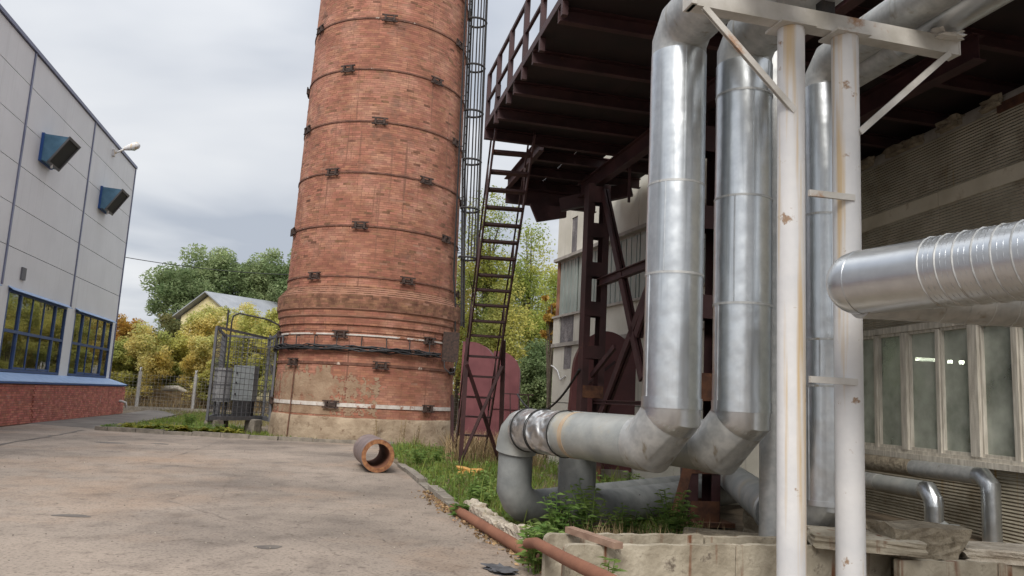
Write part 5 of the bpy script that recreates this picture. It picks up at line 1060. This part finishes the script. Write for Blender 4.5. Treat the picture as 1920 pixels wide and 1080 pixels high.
# far woodland closing the horizon
wd_c = []
for k_ in range(70): wd_c.append((RNG.uniform(-130, 90), RNG.uniform(105, 135), RNG.uniform(4, 8)))
cl_ = []
for (x, y, h) in wd_c: q = RNG.normal(size=(700, 3))*V(3.0, 2.0, h*.28)+V(x, y, h*.5); q[:, 2] = np.abs(q[:, 2]); cl_.append(q)
v, f = leaves(np.concatenate(cl_), .6, .4); tag(npmesh('far_woodland', v, f, 'dull'), kind='stuff')
def blades(pts, h, wd, lean=.35):
    n = len(pts); a = RNG.uniform(0, math.tau, n); hh = h*RNG.uniform(.5, 1.3, n); d = np.stack([np.cos(a), np.sin(a), 0*a], 1); e = np.stack([-np.sin(a), np.cos(a), 0*a], 1)
    tip = pts+d*(hh*lean*RNG.uniform(.2, 1.6, n))[:, None]+V(0, 0, 1)*hh[:, None]; mid = pts+(tip-pts)*.55+V(0, 0, 1)*(hh*.12)[:, None]
    v = np.stack([pts-e*wd/2, pts+e*wd/2, mid+e*wd*.4, mid-e*wd*.4, tip], 1).reshape(-1, 3); k_ = np.arange(n)*5
    tr = np.concatenate([np.stack([k_, k_+1, k_+2], 1), np.stack([k_, k_+2, k_+3], 1), np.stack([k_+3, k_+2, k_+4], 1)]); return v, tr
def inpoly(p, poly):
    x, y = p[:, 0], p[:, 1]; r = np.zeros(len(p), bool); n = len(poly)
    for i in range(n):
        (x1, y1), (x2, y2) = poly[i], poly[(i+1) % n]; c = ((y1 > y) != (y2 > y)); r ^= c & (x < (x2-x1)*(y-y1)/((y2-y1) or 1e-9)+x1)
    return r
def scatter(poly, n, z=-.03, thr=None, sc=1.0):
    P_ = np.array(poly); q = RNG.uniform(P_.min(0), P_.max(0), (n, 2)); q = q[inpoly(q, poly)]; p3 = np.concatenate([q, np.full((len(q), 1), z)], 1)
    if thr is not None: p3 = p3[vnoise(p3*sc)+RNG.normal(0, .25, len(p3)) > thr]
    return p3
BANK = [(-2.3, 18.4), (-1.15, 13.8), (-.5, 11.2), (.0, 9.9), (.5, 8.6), (2.6, 9.3), (2.4, 11.0), (3.2, 13.6), (1.5, 20), (.8, 24), (-1.2, 24), (-3.3, 25.2), (-3.4, 22.6)]
v, f = blades(scatter(BANK, 30000, thr=-.35, sc=.9), .16, .014, .6); tag(npmesh('grass', v, f, 'grass', tri=True), 'rough grass and weeds around the stair foot', 'grass', kind='stuff')
v, f = blades(scatter(BANK, 9000, thr=.1, sc=.7), .22, .012, .8); tag(npmesh('dry_grass', v, f, 'grass_dry', tri=True), 'dry straw coloured grass on the bank', 'grass', kind='stuff')
p = scatter(BANK, 26000, z=.0, thr=.05, sc=1.3); p[:, 2] = RNG.uniform(.0, .16, len(p)); v, f = leaves(p, .075, .045); tag(npmesh('ground_cover', v, f, 'weed'), 'leafy green ground cover on the bank', 'ground cover', kind='stuff')
BED = [(-12.9, 25.35), (-7.2, 24.95), (-4.2, 25.2), (-7.4, 26.4), (-8.9, 29), (-11.5, 33), (-14.0, 38), (-16.3, 45), (-17.5, 45), (-14.2, 30.2), (-13.4, 26.8)]
v, f = blades(scatter(BED, 26000, thr=-.6), .15, .022, .5); tag(npmesh('grass', v, f, 'grass', tri=True), 'green grass in the bed beside the mesh cage', 'grass', kind='stuff')
MEAD = [(-34, 47), (-18.5, 46.9), (-5, 49), (6, 42), (6, 60), (-34, 64)]
v, f = blades(scatter(MEAD, 42000), .75, .03, .5); tag(npmesh('dry_meadow', v, f, 'dryweed', tri=True), 'dry brown weeds beyond the fence', 'weeds', kind='stuff')
v, f = blades(scatter([(-20.5, 46.2), (-14, 47.8), (-9.5, 34), (-12.5, 33)], 9000), .16, .02, .5); tag(npmesh('grass', v, f, 'grass_dry', tri=True), 'yellowed grass in front of the fence', 'grass', kind='stuff')
v, f = blades(scatter([(-1.4, 19.0), (.9, 18.6), (.6, 23), (-1.6, 23)], 2600), .65, .016, .6); tag(npmesh('dry_stalks', v, f, 'dryweed', tri=True), 'dead brown stalks beneath the steel stair', 'weeds', kind='stuff')
# leaf litter and grit along the kerb
lp = []
for k_ in range(1300):
    f = random.random(); a = V(-1.35, 13.6, 0) if f < .3 else V(-.7, 11.2, 0); b = V(-.7, 11.2, 0) if f < .3 else V(.72, 7.0, 0); c = a+(b-a)*random.random()**.8; lp.append(c+V(-abs(random.gauss(0, .11))+.1, random.gauss(0, .08), .012))
lp = np.array(lp); v, f = leaves(lp, .055, .035); v[:, 2] = np.clip(v[:, 2], .004, .05); tag(npmesh('leaf_litter', v, f, 'litter'), 'dead leaves and grit along the yard edge', 'litter', kind='stuff')
g = scatter([(-9, 4), (.8, 5), (.3, 8), (-1.8, 14), (-3, 20), (-11, 23)], 1100, z=.003); v, q = boxes_np(g, *[np.tile(V(x), (len(g), 1)) for x in ((.9, .4, 0), (-.4, .9, .1), (0, -.1, 1))], RNG.uniform(.003, .008, (len(g), 1))*np.ones((1, 3))*RNG.uniform(.6, 1.5, (len(g), 3)))
tag(npmesh('grit', v, q, 'stone'), 'loose grit scattered over the asphalt', 'grit', kind='stuff')
v, f = blades(scatter([(.9, 7.75), (2.5, 8.2), (2.4, 8.9), (.7, 8.6)], 900), .38, .010, .5); tag(npmesh('dry_stalks', v, f, 'dryweed', tri=True), 'dead stalks between the trough and the lower grey pipes', 'weeds', kind='stuff')
v, f = blades(scatter(BANK, 5200, thr=.15, sc=1.6), .38, .016, .55); tag(npmesh('tall_grass', v, f, 'grass', tri=True), 'taller tufts of grass on the bank', 'grass', kind='stuff')
# single weeds
def weed(loc, h, ns, spread, lab, m='weed', ll=.16, lw=.045, grp='leafy weeds', cat='weed'):
    loc = V(loc); t = thing('leafy_weed', loc, lab, cat, grp); sb = MB(); cs, ds = [], []
    for i in range(ns):
        a = RNG.uniform(0, math.tau); top_ = loc+V(math.cos(a)*spread*RNG.uniform(.2, 1), math.sin(a)*spread*RNG.uniform(.2, 1), h*RNG.uniform(.6, 1.1)); b0_ = loc+V(RNG.normal(0, .04), RNG.normal(0, .04), -.03); md = (b0_+top_)/2+UP*h*.1; sb.tube([b0_, md, top_], [.007, .006, .003], 5)
        for k_ in range(16):
            q = .2+.8*k_/15; pp = b0_+(md-b0_)*q*2 if q < .5 else md+(top_-md)*(q-.5)*2; an = k_*2.4+a; d = V(math.cos(an), math.sin(an), .25); d /= np.linalg.norm(d); cs.append(pp+d*ll*.45*(1.2-.5*q)); ds.append(d*(1.2-.5*q))
    cs, ds = np.array(cs), np.array(ds); e = np.cross(ds, V(0, 0, 1)+RNG.normal(0, .4, ds.shape)); e /= np.linalg.norm(e, axis=1)[:, None]; dr = V(0, 0, -.3)*ll
    v = np.stack([cs-ds*ll/2, cs+e*lw/2, cs+ds*ll/2+dr*.5, cs-e*lw/2], 1).reshape(-1, 3); npmesh('foliage', v, np.arange(len(v)).reshape(-1, 4), m, t); sb.build('stem', m, t)
wl = [((1.0, 8.75, 0), .72, 12, .34, 'leafy weed at the foot of the second pipe leg'), ((.68, 8.7, 0), .58, 10, .28, 'leafy weed between the two pipe legs'), ((1.9, 8.8, 0), .66, 16, .28, 'dense weed beside the rusted column foot'), ((.34, 7.62, 0), .42, 9, .16, 'weed hiding the far end of the raised rusty pipe'), ((1.45, 8.9, 0), .5, 9, .3, 'spreading weed in front of the lower grey pipe'), ((2.25, 9.0, 0), .35, 6, .2, 'small weed at the rusted column foot'), ((.40, 8.1, 0), .40, 9, .22, 'low weed beside the end of the trough'), ((.86, 6.15, 0), .42, 5, .12, 'slender weed growing in front of the trough wall'),
      ((-.55, 10.9, 0), .18, 7, .25, 'flat weed sprawling over the kerb end'), ((-.35, 11.6, 0), .35, 9, .3, 'bushy weed just behind the kerb end'), ((-1.9, 17.9, 0), .4, 10, .45, 'green weed clump beside the pipe offcut'), ((-1.6, 18.8, 0), .45, 10, .5, 'broad weed clump in front of the chimney plinth'), ((.35, 10.6, 0), .4, 8, .3, 'weed growing against the first pipe leg'), ((1.25, 12.6, 0), .5, 10, .45, 'weed clump behind the ground pipes'), ((2.05, 13.2, 0), .5, 10, .45, 'weed clump near the cream wall foot'), ((-.2, 13.6, 0), .3, 8, .35, 'low weed clump in the middle of the bank'), ((-9.4, 25.5, 0), .45, 12, .6, 'bushy weed below the mesh cage, by the kerb'), ((-10.1, 25.6, 0), .35, 10, .5, 'weed beside the hostas, by the kerb'), ((-10.9, 27.2, 0), .8, 12, .35, 'pale grey-green shrub behind the hosta row'), ((-12.7, 25.25, 0), .2, 7, .25, 'green tuft at the corner of the kerb')]
for a in wl: weed(*a)
for i, (x, y) in enumerate([(-3.2, 24.6), (-2.7, 24.2), (-1.5, 22.5), (-4.1, 25.2), (-.9, 22.2)]): weed((x, y, 0), .9, 5, .2, 'dry brown seed stalk by the concrete foot of the chimney', 'dryweed', .05, .03, 'dry stalks by the chimney')
def hosta(loc, s_):
    t = thing('hosta_plant', loc, 'broad-leaved yellowing hosta in the row along the kerb', 'hosta', 'hostas along the kerb'); vs, fs = [], []
    for k_ in range(16):
        a = k_*2.4+RNG.uniform(0, 1); d = V(math.cos(a), math.sin(a), 0); e = V(-math.sin(a), math.cos(a), 0); el = RNG.uniform(.2, 1.0); b0_ = V(loc)+UP*.02+d*.05; l_ = s_*RNG.uniform(.7, 1.2); z_ = UP*l_
        k2 = len(vs); vs += [b0_, b0_+d*l_*.45+z_*.5*el+e*l_*.26, b0_+d*l_*.5+z_*.42*el, b0_+d*l_*.45+z_*.5*el-e*l_*.26, b0_+d*l_*.98+z_*.32*el]; fs += [(k2, k2+2, k2+1), (k2, k2+3, k2+2), (k2+1, k2+2, k2+4), (k2+2, k2+3, k2+4)]
    MB().add(vs, fs).build('foliage', 'hosta', t)
for k_ in range(17): hosta((-12.3+.21*k_+RNG.normal(0, .05), 25.45+RNG.uniform(0, .5), .02), .46)
